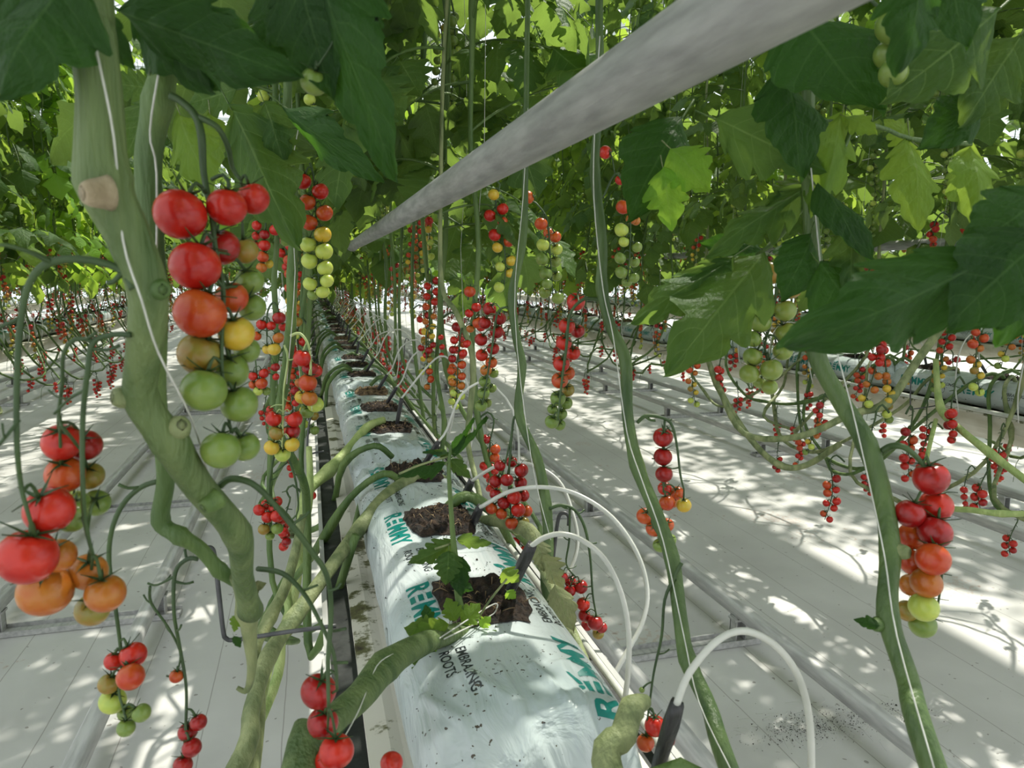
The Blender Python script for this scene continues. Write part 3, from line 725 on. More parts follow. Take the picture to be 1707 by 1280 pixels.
dripper([at(846, 995, .90), at(886, 908, .86)], pxpath([(884, 912), (905, 897), (935, 890), (970, 900), (1008, 932), (1036, 990), (1048, 1055), (1047, 1120), (1041, 1170)], .86, .86), .0032, 'black drip peg with white tube in the front peat hole, behind the young shoot', rp=.0072)
dripper([at(781, 888, 1.20), at(800, 845, 1.16)], pxpath([(800, 846), (850, 819), (905, 812), (962, 824), (1020, 862), (1062, 922), (1079, 985), (1070, 1040), (1042, 1092), (1012, 1148)], 1.16, .98), .0034, 'black bent drip peg in the second peat hole, with the widest white loop', rp=.0068)
dripper([at(764, 852, 1.32), at(786, 800, 1.28)], pxpath([(786, 802), (830, 776), (882, 773), (930, 800), (953, 850), (963, 905), (948, 955), (912, 995)], 1.28, 1.12), .0030, 'black drip peg just behind the second peat hole, tube curling over red tomatoes', rp=.0066)
dripper([at(1092, 1300, .60), at(1128, 1172, .57)], pxpath([(1127, 1176), (1150, 1120), (1198, 1066), (1245, 1052), (1295, 1078), (1332, 1130), (1350, 1205), (1353, 1310)], .57, .62), .0030, 'large black drip peg at the bottom edge with a big arching tube', rp=.0062)
R1_ = random.Random(5)
DRV = []
for i in range(5):
    h = R1_.uniform(.05, .09); ln = R1_.uniform(.17, .30); dy = R1_.uniform(-.12, .08); lift = R1_.uniform(.07, .13)
    p1 = (R1_.uniform(.015, .04), R1_.uniform(-.02, .02), h); a = peg_mb((0, 0, -.012), p1, .0055).mesh('peg', M['peg'])
    q = MB(); tube(q, [p1, (p1[0]+.02, 0, h+.02), (.09, dy*.2, h+lift*.8), (ln*.65, dy*.5, h+lift), (ln*.92, dy*.8, h+lift*.4), (ln, dy, -.02), (ln*.92, dy*1.1, -.12)], .0026, n=6, step=3)
    DRV.append((a, q.mesh('drip_tube', M['tube'])))
def drips(row, ks, label, group, flip=1):
    n = 0
    for k in ks:
        for h in HOLES:
            if row == 0 and k == 0 and h < .3: continue
            v = R1_.randrange(5); e = empty('drip_peg', (ROWS[row]+.02*flip, 1.08+1.06*k+h+R1_.uniform(-.02, .03), .992), 0 if flip > 0 else PI, label=label, cat='drip peg', group=group)
            obj('peg', DRV[v][0], e); obj('drip_tube', DRV[v][1], e); n += 1
drips(0, [0], 'black drip peg beside the third peat hole of the nearest bag', None)
drips(0, range(1, 14), 'black drip peg with a white tube arching right off the middle grow bags', 'drip pegs along the middle gutter')
drips(1, range(-1, 9), 'drip peg with white tube on the bags across the right aisle', 'drip pegs across the right aisle', -1)
drips(-1, range(1, 9), 'drip peg with white tube on the bags across the left aisle', 'drip pegs across the left aisle', 1)
# bundle of feed tube that runs beside the bags
mb = MB(); tube(mb, [(ROWX+.155+.01*math.sin(y*2), y, BAGLOW+.004) for y in [0.2+.5*i for i in range(40)]], .005, n=8, step=2)
obj('feed_pipe', mb.mesh('feed_pipe', M['tube']), label='white feed pipe lying along the right edge of the middle gutter', cat='pipe')
mb = MB(); tube(mb, [(ROWS[1]-.155+.01*math.sin(y*2), y, BAGLOW+.012) for y in [-.2+.5*i for i in range(40)]], .008, n=8, step=2)
obj('feed_pipe', mb.mesh('feed_pipe', M['tube']), label='white feed pipe along the gutter across the right aisle', cat='pipe')

# ---------------------------------------------------------------- vine support hooks (bent wire)
def hook(pts, label, r=.0032, group=None):
    mb = MB(); tube(mb, pts, r, n=8, step=4); return obj('vine_hook', mb.mesh('vine_hook', M['hook']), label=label, cat='hook', group=group)
hook(pxpath([(560, 1043), (480, 1053), (395, 1066), (377, 1064), (372, 1050), (365, 990), (358, 930), (353, 914), (343, 914), (341, 926)], 1.02, .98), 'bent dark grey wire hook holding vines left of the nearest grow bag')
hook(pxpath([(915, 990), (922, 930), (930, 868), (938, 855), (948, 860), (948, 876)], 1.15, 1.15), 'dark grey wire hook standing right of the nearest grow bag', .0032)
hook(pxpath([(540, 752), (520, 756), (512, 762), (514, 715), (519, 690)], 1.7, 1.68), 'thin wire hook left of the second grow bag', .0022)
for i, y in enumerate([3.0, 4.1, 5.2, 6.3]):
    x = ROWX+.16; hook([(x, y, .87), (x+.13, y, .86), (x+.15, y, .87), (x+.16, y, 1.0), (x+.175, y, 1.02), (x+.185, y, 1.0)], 'thin wire vine hook on the right of the middle gutter, farther back', .0025, 'far vine hooks')
for i, y in enumerate([1.2, 2.3, 3.4, 4.5]):
    x = ROWS[1]-.16; hook([(x, y, .87), (x-.13, y, .86), (x-.15, y, .87), (x-.16, y, 1.0), (x-.175, y, 1.02), (x-.185, y, 1.0)], 'thin wire vine hook on the gutter across the right aisle', .0025, 'vine hooks across the right aisle')

# ================================================================ TOMATO VINES
def leaf_ok(W):
    """keep blades off the lens, clear of the pipe and out of the open view along the bags"""
    for q in ((0, .05, 0), (0, .18, .02), (0, .32, -.04), (.11, .2, -.05), (-.11, .2, -.05), (.09, .3, -.1), (-.09, .3, -.1)):
        p = W @ Vector(q); r = p-CAM; pr = proj(p)
        if r.length < .30: return False
        if pr and -40 < pr[0] < 1747 and pr[1] > -40:
            if pr[2] < (1.35 if 560 < pr[0] < 1240 else .95): return False
            if pr[2] < 1.6 and pr[1] > (400 if pr[0] > 1180 else 300): return False
            if pr[1] > 520 and pr[2] < 5: return False
            if pr[2] < 1.25 and pr[0] < 620 and pr[1] > 170: return False
        if r.y > 0 and .0 < r.z < .16 and abs(r.x-1.66*r.z) < .075: return False
        if r.y > 0 and r.z <= .03 and -.12 < r.x < .34 and r.y < 7: return False
    return True
def stem_path(rng, side, zt=4.15, wob=.02, yo=None, up_x=.2):
    yo = yo if yo is not None else rng.uniform(.45, 1.1)*rng.choice((1, 1, -1)); s = side
    sag = rng.uniform(.50, .74); out = rng.uniform(.26, .40)
    j = lambda a=.03: rng.uniform(-a, a)
    pts = [(.02*s, yo, .975), (.06*s, yo-.01, 1.005), (.125*s, yo-.05*yo, .95), (s*.19+j(), yo*.86, .82+j()), (s*out+j(.05), yo*.66+j(), sag+.05+j()), (s*out+j(.06), yo*.45+j(), sag+j()), (s*(out+.02)+j(.06), yo*.25+j(), sag+.02+j()), (s*out*.9+j(), yo*.08+j(), sag+.16+j(.02)), (s*(up_x+.02), .01, sag+.36)]
    z = sag+.36
    while z < zt-.3:
        z += .24; pts.append((s*up_x+rng.uniform(-wob, wob), rng.uniform(-wob, wob), z))
    pts.append((s*up_x, 0, zt)); n = len(pts)
    rad = [.0070 if i < 7 else .0072-.0038*(i-7)/(n-7) for i in range(n)]
    return pts, rad
def at_z(P, z):
    for i in range(len(P)-1, 0, -1):
        if P[i][2] >= z > P[i-1][2]:
            t = (z-P[i-1][2])/(P[i][2]-P[i-1][2]); return Vector(P[i-1]).lerp(Vector(P[i]), t)
    return None
def leaf_frames(rng, P, z0, z1, step, side):
    z = z0; az = rng.uniform(0, 6.28); out = []
    while z < z1:
        p = at_z(P, z); az += 2.4+rng.uniform(-.35, .35); z += step*rng.uniform(.8, 1.2)
        if p is None: continue
        a = az
        tilt = rng.uniform(-.45, .35)
        out.append(Matrix.Translation(p) @ Matrix.Rotation(a, 4, 'Z') @ Matrix.Rotation(tilt, 4, 'X') @ Matrix.Rotation(rng.uniform(-.4, .4), 4, 'Y') @ Matrix.Scale(rng.uniform(.8, 1.2), 4))
    return out
TRZ = [(.66, (3, 4, 7)), (.84, (3, 4)), (1.05, (3, 7, 0)), (1.25, (0, 1, 2, 8)), (1.43, (0, 1, 8)), (1.62, (5, 8, 6)), (1.85, (5,)), (2.15, (5,))]
def truss_frames(rng, P, side, p_=.8, zs=None):
    out = []
    for z, vs in (zs or TRZ):
        if rng.random() > p_: continue
        p = at_z(P, z+rng.uniform(-.06, .06))
        if p is None: continue
        a = (0 if side > 0 else PI)+rng.uniform(-1.5, 1.5)
        out.append((rng.choice(vs), Matrix.Translation(p) @ Matrix.Rotation(a, 4, 'Z') @ Matrix.Scale(rng.uniform(.9, 1.12), 4)))
    return out
# --- far vines: one mesh each, four kinds
PM = [M['leaf'], M['stem']]+TRUSSMATS[:]
def far_vine(seed):
    rng = random.Random(seed); mb = MB(); pts, rad = stem_path(rng, 1)
    P, _ = tube(mb, pts, rad, n=6, step=2, mat=1)
    for k in range(0, len(P)-2, 3):   # leaf scars and bare truss stubs on the lowered part
        if P[k][2] < 1.2: 
            q = Vector(P[k]); a = rng.uniform(0, 6.28); tube(mb, [q, q+Vector((.03*math.cos(a), .03*math.sin(a), -.02)), q+Vector((.04*math.cos(a), .04*math.sin(a), -.09*rng.random()-.02))], [.0022, .0015, .0012], n=4, step=2, mat=1)
    for W in leaf_frames(rng, P, 1.48, 4.1, .108, 1): mb.addmb(rng.choice(LEAFMB[2]), W, {0: 0, 1: 1})
    for v, W in truss_frames(rng, P, 1, .85): mb.addmb(truss_mb(v), W, {i: i+2 for i in range(10)})
    if rng.random() < .8:
        i = rng.randrange(8, 14); p = Vector(P[i]); mb.addmb(truss_mb(rng.choice((3, 4))), Matrix.Translation(p), {i: i+2 for i in range(10)})
    return mb
FARMB = [far_vine(100+i) for i in range(6)]
FARME = [m.mesh('tomato_vine', PM) for m in FARMB]
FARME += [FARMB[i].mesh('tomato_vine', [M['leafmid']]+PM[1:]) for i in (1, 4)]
FARLIT = FARMB[2].mesh('tomato_vine', [M['leafyounglit']]+PM[1:])  # sunlit far vine: the sun is put into its leaf colour
rf = random.Random(77)
def far_at(row, side, y, label, group):
    o = bpy.data.objects.new('tomato_vine', rf.choice(FARME)); C.objects.link(o)
    o.location = (ROWS[row]+rf.uniform(-.03, .03), y, 0)
    if side > 0: o.rotation_euler = (0, 0, rf.uniform(-.12, .12))
    else: o.rotation_euler = (0, 0, PI+rf.uniform(-.12, .12))
    return tag(o, label, 'tomato vine', group)
# --- middle-distance vines: stem, every leaf and every truss a part
rb = random.Random(21)
def vine(row, side, y, label, group=None, tz=None, lod_t=3.4, zt=4.15, yo=None, p_=.85, z0=1.5, pale=False, near_leaf=2.6, tlod=None):
    e = empty('tomato_vine', (ROWS[row], y, 0), label=label, cat='tomato vine', group=group)
    mb = MB(); pts, rad = stem_path(rb, side, zt, yo=yo)
    P, _ = tube(mb, pts, rad, n=8, step=4, bumps=[(rb.random(), .35) for _ in range(9)])
    obj('stem', mb.mesh('stem', [M['stempale'] if pale else M['stem']]), e)
    off = Vector((ROWS[row], y, 0)); dist = (off+Vector((0, 0, 1.4))-CAM).length
    lm = LEAFME[0] if dist < near_leaf else LEAFME[1]
    for W in leaf_frames(rb, P, z0, zt-.1, .118 if row == 0 else .105, side):
        if not leaf_ok(Matrix.Translation(off) @ W): continue
        me = rb.choice(lm)
        if rb.random() < .07: me = rb.choice(LEAFYNG)
        obj('leaf', me, e, W)
    for v, W in truss_frames(rb, P, side, p_, tz):
        wp = off+W.to_translation(); pr = proj(wp)
        near = pr is not None and pr[2] < lod_t and -60 < pr[0] < 1760 and pr[1] > 0
        put_truss(e, v, W, 1 if near else 2)
    tw = MB(); b = at_z(P, .95) or Vector(P[10]); tube(tw, [b+Vector((.012, 0, 0)), b+Vector((-.010, .006, .5)), b+Vector((.011, 0, 1.0)), Vector((side*.2, 0, 4.2))], .0007, n=4, step=3)
    t = obj('support_twine', tw.mesh('support_twine', M['twine']), label='white twine holding up '+label.replace('tomato vine', 'the vine')[:70], cat='twine', group=('twines of '+group) if group else None)
    t.location = off; return e
g = 'vines along the right side of the middle bags'
for i, y in enumerate([1.75, 2.15, 2.5, 2.85, 3.25, 3.6, 3.95, 4.3]):
    vine(0, 1, y, 'tomato vine rising along the right side of the middle bags', g, p_=.62, tz=TRZ[1:], z0=1.28 if 2 < y < 3.4 else 1.40)
g2 = 'vines along the left side of the middle bags'
for i, y in enumerate([1.9, 2.3, 2.65, 3.0, 3.4, 3.8, 4.2]):
    vine(0, -1, y, 'tomato vine rising along the left side of the middle bags', g2, p_=.65, tz=TRZ[1:])
g3 = 'vines facing the right aisle on the next gutter'
for i, y in enumerate([.35, .8, 1.25, 1.6, 1.95, 2.3, 2.65, 3.0, 3.35, 3.7, 4.1, 4.5]):
    vine(1, -1, y, 'tomato vine hanging toward the right aisle from the next gutter', g3, z0=1.70, lod_t=3.6, pale=(i % 2 == 0))
g4 = 'vines facing the left aisle on the next gutter'
for i, y in enumerate([2.2, 2.6, 3.0, 3.4, 3.8, 4.2, 4.6]):
    vine(-1, 1, y, 'tomato vine hanging toward the left aisle from the next gutter', g4, lod_t=2.2, pale=(i % 2 == 0))
def frange(a, b, s):
    while a < b: yield a+rf.uniform(-.08, .08); a += s
for y in (-1.9, -1.35, -.8): far_at(0, -1, y, 'unseen tomato vine behind the camera, added to shade the middle bags, left side', 'unseen shading vines behind the camera, left'); far_at(0, 1, y+.45, 'unseen tomato vine behind the camera, added to shade the middle bags, right side', 'unseen shading vines behind the camera, right')  # vines out of view, added for their shade on the near bags
for y in frange(4.7, 13, .36):
    far_at(0, 1, y, 'distant tomato vine in the middle row, right of the bags', 'distant vines right of the middle bags')
    far_at(0, -1, y, 'distant tomato vine in the middle row, left of the bags', 'distant vines left of the middle bags')
for y in frange(4.9, 15, .36): far_at(1, -1, y, 'distant tomato vine at the far end of the right aisle', 'distant vines of the right aisle')
for y in frange(.9, 14, .42): far_at(1, 1, y, 'tomato vine on the far side of the next gutter to the right', 'vines behind the next gutter to the right')
for y in frange(5.0, 15, .36): far_at(-1, 1, y, 'distant tomato vine at the far end of the left aisle', 'distant vines of the left aisle')
for y in frange(3.2, 13, .46): far_at(-1, -1, y, 'tomato vine on the far side of the next gutter to the left', 'vines behind the next gutter to the left')
for y in frange(1.8, 14, .5): far_at(2, -1, y, 'tomato vine in the second row to the right', 'vines of the second row to the right')
for y in frange(5.0, 15, .55): far_at(-2, 1, y, 'tomato vine in the second row to the left', 'vines of the second row to the left')
for y in (6.3, 6.8, 7.4):
    o = far_at(-1, 1, y, 'sunlit yellow green tomato vine in the row across the left aisle', 'yellow green vines of the left row'); o.data = FARLIT; o.location.x += .12
# beyond these, more of the same than anyone could count
mass = MB()
for (row, side, y0, y1, st) in ((0, 1, 13, 26, .8), (0, -1, 13, 26, .8), (1, -1, 15, 27, .9), (-1, 1, 15, 27, .9), (2, 1, 3, 20, 1.0), (3, -1, 3.5, 24, 1.1), (-3, 1, 8, 26, .8), (-2, -1, 7, 26, .8), (-2, 1, 15, 26, .9), (-4, 1, 10, 26, 1.0), (1, 1, 14, 26, 1.0), (3, 1, 5, 24, 1.3), (4, -1, 5, 24, 1.1)):
    for y in frange(y0, y1, st):
        W = Matrix.Translation((ROWS[row], y, 0)) @ Matrix.Rotation(0 if side > 0 else PI, 4, 'Z') @ Matrix.Diagonal((1.25, 1.6, 1, 1))
        mass.addmb(rf.choice(FARMB), W)
for i in range(46):   # leafy far end of the house
    W = Matrix.Translation((-10.5+.5*i+rf.uniform(-.2, .2), rf.uniform(25.5, 28), -.55)) @ Matrix.Rotation(rf.uniform(0, 6.28), 4, 'Z') @ Matrix.Diagonal((1.8, 1.8, 1.0, 1))
    mass.addmb(FARMB[i % 6], W)
obj('tomato_foliage', mass.mesh('tomato_foliage', PM), label='mass of distant tomato rows filling the end of the greenhouse', cat='foliage', kind='stuff')

# ================================================================ VINES NEAREST THE CAMERA
# every vine below is placed where it stands: pixel + distance gives the world point
rh = random.Random(9)
def hero(label, x=None):
    e = empty('tomato_vine', x if x is not None else (0, 0, 0), label=label, cat='tomato vine'); e['_o'] = 0; del e['_o']; return e
def hero_stem(parent, lst, mat='stem', top=None, nodes=(), n=14, name='stem', label=None, bottom=None, ridged=.03):
    """lst: (px, py, width px, depth)"""
    pts = [at(p[0], p[1], p[3]) for p in lst]; rad = [p[2]*p[3]/FPX/2 for p in lst]
    if top is not None:
        z = pts[0].z; d = top
        for k in range(1, 12):
            z2 = z+.22*k
            if z2 > 4.1: break
            pts.insert(0, Vector((pts[0].x+(d[0]-pts[0].x)*.3+rh.uniform(-.01, .01), pts[0].y+(d[1]-pts[0].y)*.3+rh.uniform(-.01, .01), z2))); rad.insert(0, max(.0035, rad[0]*.95))
    if bottom is not None:
        for b in bottom: pts.append(Vector(b)); rad.append(rad[-1]*.97)
    mb = MB(); m = len(pts)
    P, R = tube(mb, pts, rad, n=n, step=5, bumps=[((m-len(lst)-(len(bottom) if bottom else 0)+q)/(m-1), amp) for q, amp in nodes], ridged=ridged)
    off = parent.location
    o = obj(name, mb.mesh(name, M[mat]), parent, Matrix.Translation(-Vector(off)), **({'label': label} if label else {}))
    return [Vector(p) for p in P]
def scar(parent, px, py, d, r, ax, mat='stempale'):
    """stub left where an old leaf was cut"""
    mb = MB(); p = at(px, py, d); a = (RT*ax[0]*.7+UP*ax[1]*.7+FW*(-.75)).normalized()
    tube(mb, [p-a*r*.9, p-a*r*.2, p+a*r*.45, p+a*r*.8, p+a*r*.92, p+a*r*.80], [r*1.25, r*1.05, r*.92, r*.72, r*.45, r*.08], n=14, step=2)
    obj('leaf_scar', mb.mesh('leaf_scar', M[mat]), parent, Matrix.Translation(-Vector(parent.location)))
def hero_truss(parent, stalks, toms, d, mat='stalk', label=None, bare=0, rad_sc=1.0):
    """stalks: lists of (px, py, w[, depth]); toms: (px, py, w, colour[, depth offset])"""
    mb = MB(); S_ = []
    for st in stalks:
        pts = [at(p[0], p[1], p[3] if len(p) > 3 else d) for p in st]; rad = [p[2]*(p[3] if len(p) > 3 else d)/FPX/2 for p in st]
        P, R = tube(mb, pts, rad, n=7, step=4); P = [Vector(p) for p in P]; S_ += P[2:]
        for k in range(4, len(P)-2, 5):
            if bare and rh.random() < bare:
                a = rh.uniform(0, 6.28); v = RT*math.cos(a)+UP*(math.sin(a)*.5-.2)+FW*rh.uniform(-.5, .5)
                tube(mb, [P[k], P[k]+v*.008, P[k]+v*.014+UP*.003], [R[k]*.8, R[k]*.6, R[k]*.7], n=5, step=2)
    placed = []
    for tm in toms:
        r = tm[2]*.5*rad_sc*(1.05 if tm[2] > 40 else 1)*d/FPX; off = tm[4] if len(tm) > 4 else 0.0
        for dd in (0, .4, -.4, .8, -.8, 1.2, -1.2, 1.6, -1.6, 2.0, -2.0, 2.5, -2.5, 3):
            c = at(tm[0], tm[1], d+off+dd*r)
            if all((c-q).length > (r+s)*.90 for q, s in placed): break
        placed.append((c, r))
    off = Vector(parent.location); T = Matrix.Translation(-off)
    tr = []
    for (c, r), tm in zip(placed, toms):
        best = min(S_, key=lambda q: (q-(c+UP*r*1.1)).length + (0.6*max(0, (c.z-q.z))))
        up = (best-c); ax = (up.normalized()*.9+Vector((0, 0, .75))+Vector((rh.uniform(-.15, .15), rh.uniform(-.15, .15), 0)))
        ax -= FW*.12; ax.normalize()
        top = c+ax*r*.86; mid = best.lerp(top, .55)+Vector((0, 0, r*.45))
        w_ = max(.0009, r*.075); tube(mb, [best, mid, top], [w_*1.1, w_, w_*1.3], n=6, step=3)
        tr.append((axis_mat(c, ax, r, rh.uniform(0, 6.28)), tm[3]))
    o = obj('fruit_truss', mb.mesh('fruit_truss', M[mat]), parent, T)
    if label: o['label'] = label
    for W, k in tr:
        big = True
        obj('tomato', TOMME[(k, 0)], o, W, label=FR[k][2]); obj('calyx', rh.choice(CALME), o, W)
    return o
BL = {}
for nm, mt in (('leaf', [M['leaf'], M['stem']]), ('leafdark', [M['leafdark'], M['stem']]), ('leafyounglit', [M['leafyounglit'], M['stempale']]), ('leafdry', [M['leafdry'], M['stempale']])):
    BL[nm] = [blade_mesh(60+i, .82+.1*i, (3 if nm == 'leafdark' else 4)+i % 2, (.12+.03*i if nm == 'leafdark' else .22+.04*i), .18+.06*i, .10+.07*i, mt, skew=(-.10, .08, 0, .16)[i]) for i in range(4)]
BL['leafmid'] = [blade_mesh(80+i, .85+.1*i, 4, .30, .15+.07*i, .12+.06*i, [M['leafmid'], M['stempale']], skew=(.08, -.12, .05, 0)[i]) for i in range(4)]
_bi = [0]
def blade(parent, bx, by, tx, ty, wpx, d0, d1=None, kind='leaf', roll=0.0, tiltv=0.0):
    d1 = d1 if d1 is not None else d0; b, t = at(bx, by, d0), at(tx, ty, d1); y = t-b; L = y.length; y.normalize()
    n = -FW+UP*tiltv; x = y.cross(n).normalized(); z = x.cross(y)
    q = Quaternion(y, roll); x = q @ x; z = q @ z
    i = _bi[0] % 4; _bi[0] += 1; W = wpx*(d0+d1)/2/FPX/(.95*(.82+.1*i))/L*.66
    W4 = Matrix.Translation(b-Vector(parent.location)) @ Matrix((x, y, z)).transposed().to_4x4() @ Matrix.Diagonal((L*max(.35, min(2.2, W/.62)), L, L, 1))
    return obj('leaflet', BL[kind][i], parent, W4)
def crown(e, P, z0=1.66, step=.10, dark=False, zmax=4.0):
    Q = [tuple(p) for p in reversed(P)]
    for W in leaf_frames(rh, Q, z0, zmax, step, 1):
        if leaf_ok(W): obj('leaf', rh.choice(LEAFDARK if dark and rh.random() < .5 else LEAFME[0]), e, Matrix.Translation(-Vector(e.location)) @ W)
def twine(pts, r, label):
    mb = MB(); tube(mb, pts, r, n=6, step=4); return obj('support_twine', mb.mesh('support_twine', M['twine']), label=label, cat='twine')

# ---- thick vine at the left, closest of all
h = hero('thickest tomato vine, closest to the camera at the left, with a pale cut scar')
P = hero_stem(h, [(150, -40, 70, .34), (155, 60, 70, .34), (165, 170, 72, .345), (172, 300, 84, .35), (215, 395, 72, .36), (248, 490, 64, .37), (240, 590, 56, .385), (236, 665, 52, .40), (282, 735, 58, .415), (330, 810, 50, .44), (395, 890, 44, .48), (405, 960, 34, .52), (418, 1018, 36, .56)],
              'stemnear', top=(-.06, .42), nodes=((3, .12), (7, .12), (8, .10), (10, .15), (12, .2)), n=20)
crown(h, P, 1.95, .10, True)
scar(h, 160, 322, .335, .0066, (-.8, -.3), 'scar'); scar(h, 205, 662, .395, .006, (-1, 0)); scar(h, 298, 712, .41, .0065, (.9, .4)); scar(h, 266, 482, .365, .0055, (1, -.2), 'stem'); scar(h, 350, 838, .44, .006, (-.7, -.7), 'stem')
hero_truss(h, [[(222, 482, 14, .36), (205, 452, 14, .36), (150, 434, 13, .355), (85, 437, 14, .35), (50, 470, 12, .35), (34, 540, 11, .35), (28, 640, 10, .35), (28, 740, 9, .35), (35, 810, 8, .36), (45, 850, 7, .36), (60, 900, 6, .37)], [(85, 437, 12, .35), (50, 420, 8, .34), (0, 408, 7, .33), (-30, 430, 6, .33)], [(32, 530, 8, .35), (0, 545, 7, .35), (-40, 560, 6, .35)], [(32, 700, 7, .35), (8, 730, 6, .345), (-20, 760, 6, .345)]],
           [(82, 850, 76, 'r'), (46, 928, 88, 'r', -.01), (98, 926, 56, 'o', .02), (76, 984, 88, 'o', .01), (120, 862, 52, 'g', .03), (132, 838, 40, 'g', .035)], .38, bare=.3)
hero_truss(h, [[(218, 558, 10, .37), (185, 558, 10, .37), (155, 572, 10, .37), (146, 620, 9, .37), (138, 700, 9, .38), (138, 800, 8, .38), (142, 870, 8, .39), (155, 925, 6, .40)], [(155, 568, 9, .37), (125, 566, 8, .37), (106, 590, 7, .37), (104, 640, 7, .38), (98, 690, 6, .39), (104, 712, 5, .39)], [(142, 650, 6, .375), (115, 665, 5, .38), (90, 690, 5, .38)]],
           [(103, 737, 60, 'r'), (143, 742, 52, 'd', .02), (108, 791, 60, 'q', .005), (150, 793, 46, 'b', .02), (125, 842, 50, 'l', .03), (161, 838, 44, 'g', .02), (147, 953, 58, 'o'), (176, 989, 60, 'o', -.01), (154, 1016, 54, 'b', .015)], .42, bare=.3)
hero_truss(h, [[(366, 810, 12, .46), (385, 798, 12, .46), (420, 806, 11, .46), (455, 838, 10, .47), (490, 880, 11, .47), (520, 920, 10, .48), (545, 960, 9, .49), (552, 1020, 9, .5), (547, 1100, 8, .5), (548, 1180, 6, .5)], [(484, 876, 6, .47), (508, 860, 5, .47), (516, 852, 4, .47)], [(548, 985, 6, .49), (562, 980, 5, .49), (568, 972, 4, .49)], [(430, 948, 9, .56), (470, 955, 9, .54), (503, 985, 8, .52), (530, 1030, 7, .51), (556, 1090, 7, .51), (562, 1150, 5, .51)], [(503, 985, 5, .52), (530, 975, 4, .52)], [(552, 1105, 5, .51), (580, 1104, 5, .51)], [(556, 1052, 5, .51), (576, 1048, 5, .5)]],
           [(531, 1152, 56, 'd'), (538, 1205, 50, 'd', .01), (561, 1252, 54, 'r', -.01), (548, 1268, 46, 'r', .02)], .52)
# ---- second vine behind it
h2 = hero('dark vine just behind the thickest one at the left, carrying the big multicoloured truss')
P = hero_stem(h2, [(275, -40, 46, .44), (276, 90, 44, .44), (264, 170, 46, .44), (248, 270, 44, .45), (254, 400, 38, .46), (262, 520, 34, .48), (262, 640, 28, .50), (268, 720, 27, .51), (276, 800, 29, .52), (268, 868, 28, .53), (300, 893, 26, .53), (335, 915, 24, .54), (366, 950, 22, .55), (398, 972, 20, .56)],
              'stem', top=(-.05, .5), nodes=((2, .2), (9, .15), (10, .3), (12, .3)), n=16)
crown(h2, P, 1.85, .10, True)
hero_truss(h2, [[(284, 160, 14, .43), (300, 168, 13, .43), (325, 192, 13, .43), (336, 228, 14, .43), (340, 290, 11, .435), (353, 360, 9, .43), (360, 420, 9, .43), (372, 480, 9, .43), (370, 560, 7, .43), (370, 620, 7, .43), (378, 680, 6, .44), (386, 722, 5, .44)], [(332, 196, 11, .43), (362, 212, 10, .43), (380, 245, 9, .44), (388, 280, 8, .45), (402, 300, 6, .45)], [(352, 300, 7, .43), (372, 292, 6, .43), (384, 312, 5, .43)]],
           [(300, 357, 80, 'r', -.01), (378, 345, 62, 'r'), (422, 331, 54, 'r', .02), (368, 412, 62, 'd', .02), (325, 443, 78, 'r', -.01), (408, 418, 46, 'b', .03), (334, 522, 80, 'q', -.01), (386, 496, 54, 'q', .02), (416, 468, 50, 'g', .04), (420, 512, 48, 'g', .035), (394, 556, 58, 'y', .01), (412, 584, 44, 'g', .03), (333, 590, 70, 'b', -.005), (384, 618, 60, 'g', .015), (340, 650, 70, 'g', -.005), (399, 674, 60, 'g', .01), (368, 750, 62, 'g'), (408, 744, 50, 'g', .012)], .43,
           label='large truss of tomatoes ripening from red at the top to green below')
hero_truss(h2, [[(264, 802, 9, .52), (235, 812, 9, .52), (205, 840, 9, .52), (186, 885, 8, .52), (182, 940, 8, .53), (192, 1010, 7, .53), (200, 1070, 6, .54), (203, 1120, 5, .54), (198, 1150, 5, .54), (205, 1180, 4, .54), (212, 1205, 3, .54)]],
           [(222, 1092, 42, 'r'), (189, 1102, 30, 'r'), (218, 1128, 42, 'q', -.01), (181, 1140, 34, 'b'), (188, 1168, 42, 'l'), (236, 1188, 31, 'g'), (211, 1188, 30, 'g', .01), (210, 1213, 30, 'g')], .54, bare=.5)
hero_truss(h2, [[(330, 932, 8, .56), (312, 932, 8, .56), (292, 955, 7, .56), (290, 1020, 6, .56), (300, 1080, 6, .57), (310, 1140, 5, .57), (310, 1200, 5, .57), (304, 1290, 4, .57)], [(292, 960, 5, .56), (262, 975, 4, .56), (246, 972, 4, .56)], [(250, 978, 5, .56), (252, 1005, 5, .57), (280, 1045, 4, .57), (300, 1085, 4, .57), (298, 1112, 3, .57)]],
           [(294, 1127, 23, 'q'), (331, 1204, 28, 'd'), (313, 1220, 32, 'd', .005), (320, 1246, 32, 'd', -.004), (305, 1275, 32, 'd')], .57, bare=.9)
# ---- lower woody stems that carry on down
h3 = hero('pale woody stem section joined at a node below the thick left vine')
hero_stem(h3, [(402, 960, 30, .55), (413, 1020, 34, .57), (416, 1060, 24, .58), (420, 1110, 16, .59), (412, 1150, 10, .6), (395, 1146, 7, .6)], 'stempale', nodes=((1, .3), (0, .3)))
blade(h3, 398, 985, 442, 978, 26, .55, .55, 'leafdry'); blade(h3, 395, 1025, 385, 1055, 18, .57, .57, 'leafmid'); blade(h3, 390, 1060, 398, 1082, 15, .57, .57, 'leafdark')
h4 = hero('thick green vine arching out of the front peat hole down to the lower left')
hero_stem(h4, [(842, 1052, 26, .90), (790, 1050, 30, .86), (735, 1062, 34, .80), (690, 1080, 40, .75), (640, 1112, 50, .69), (600, 1160, 48, .63), (560, 1195, 46, .59), (525, 1238, 58, .56), (495, 1310, 66, .53)], 'stemnear', nodes=((4, .12), (7, .08)), n=18,
           bottom=[(-.10, .20, .80), (-.16, .05, .66)])
h5 = hero('vine crossing the ledge from the third peat hole toward the lower left')
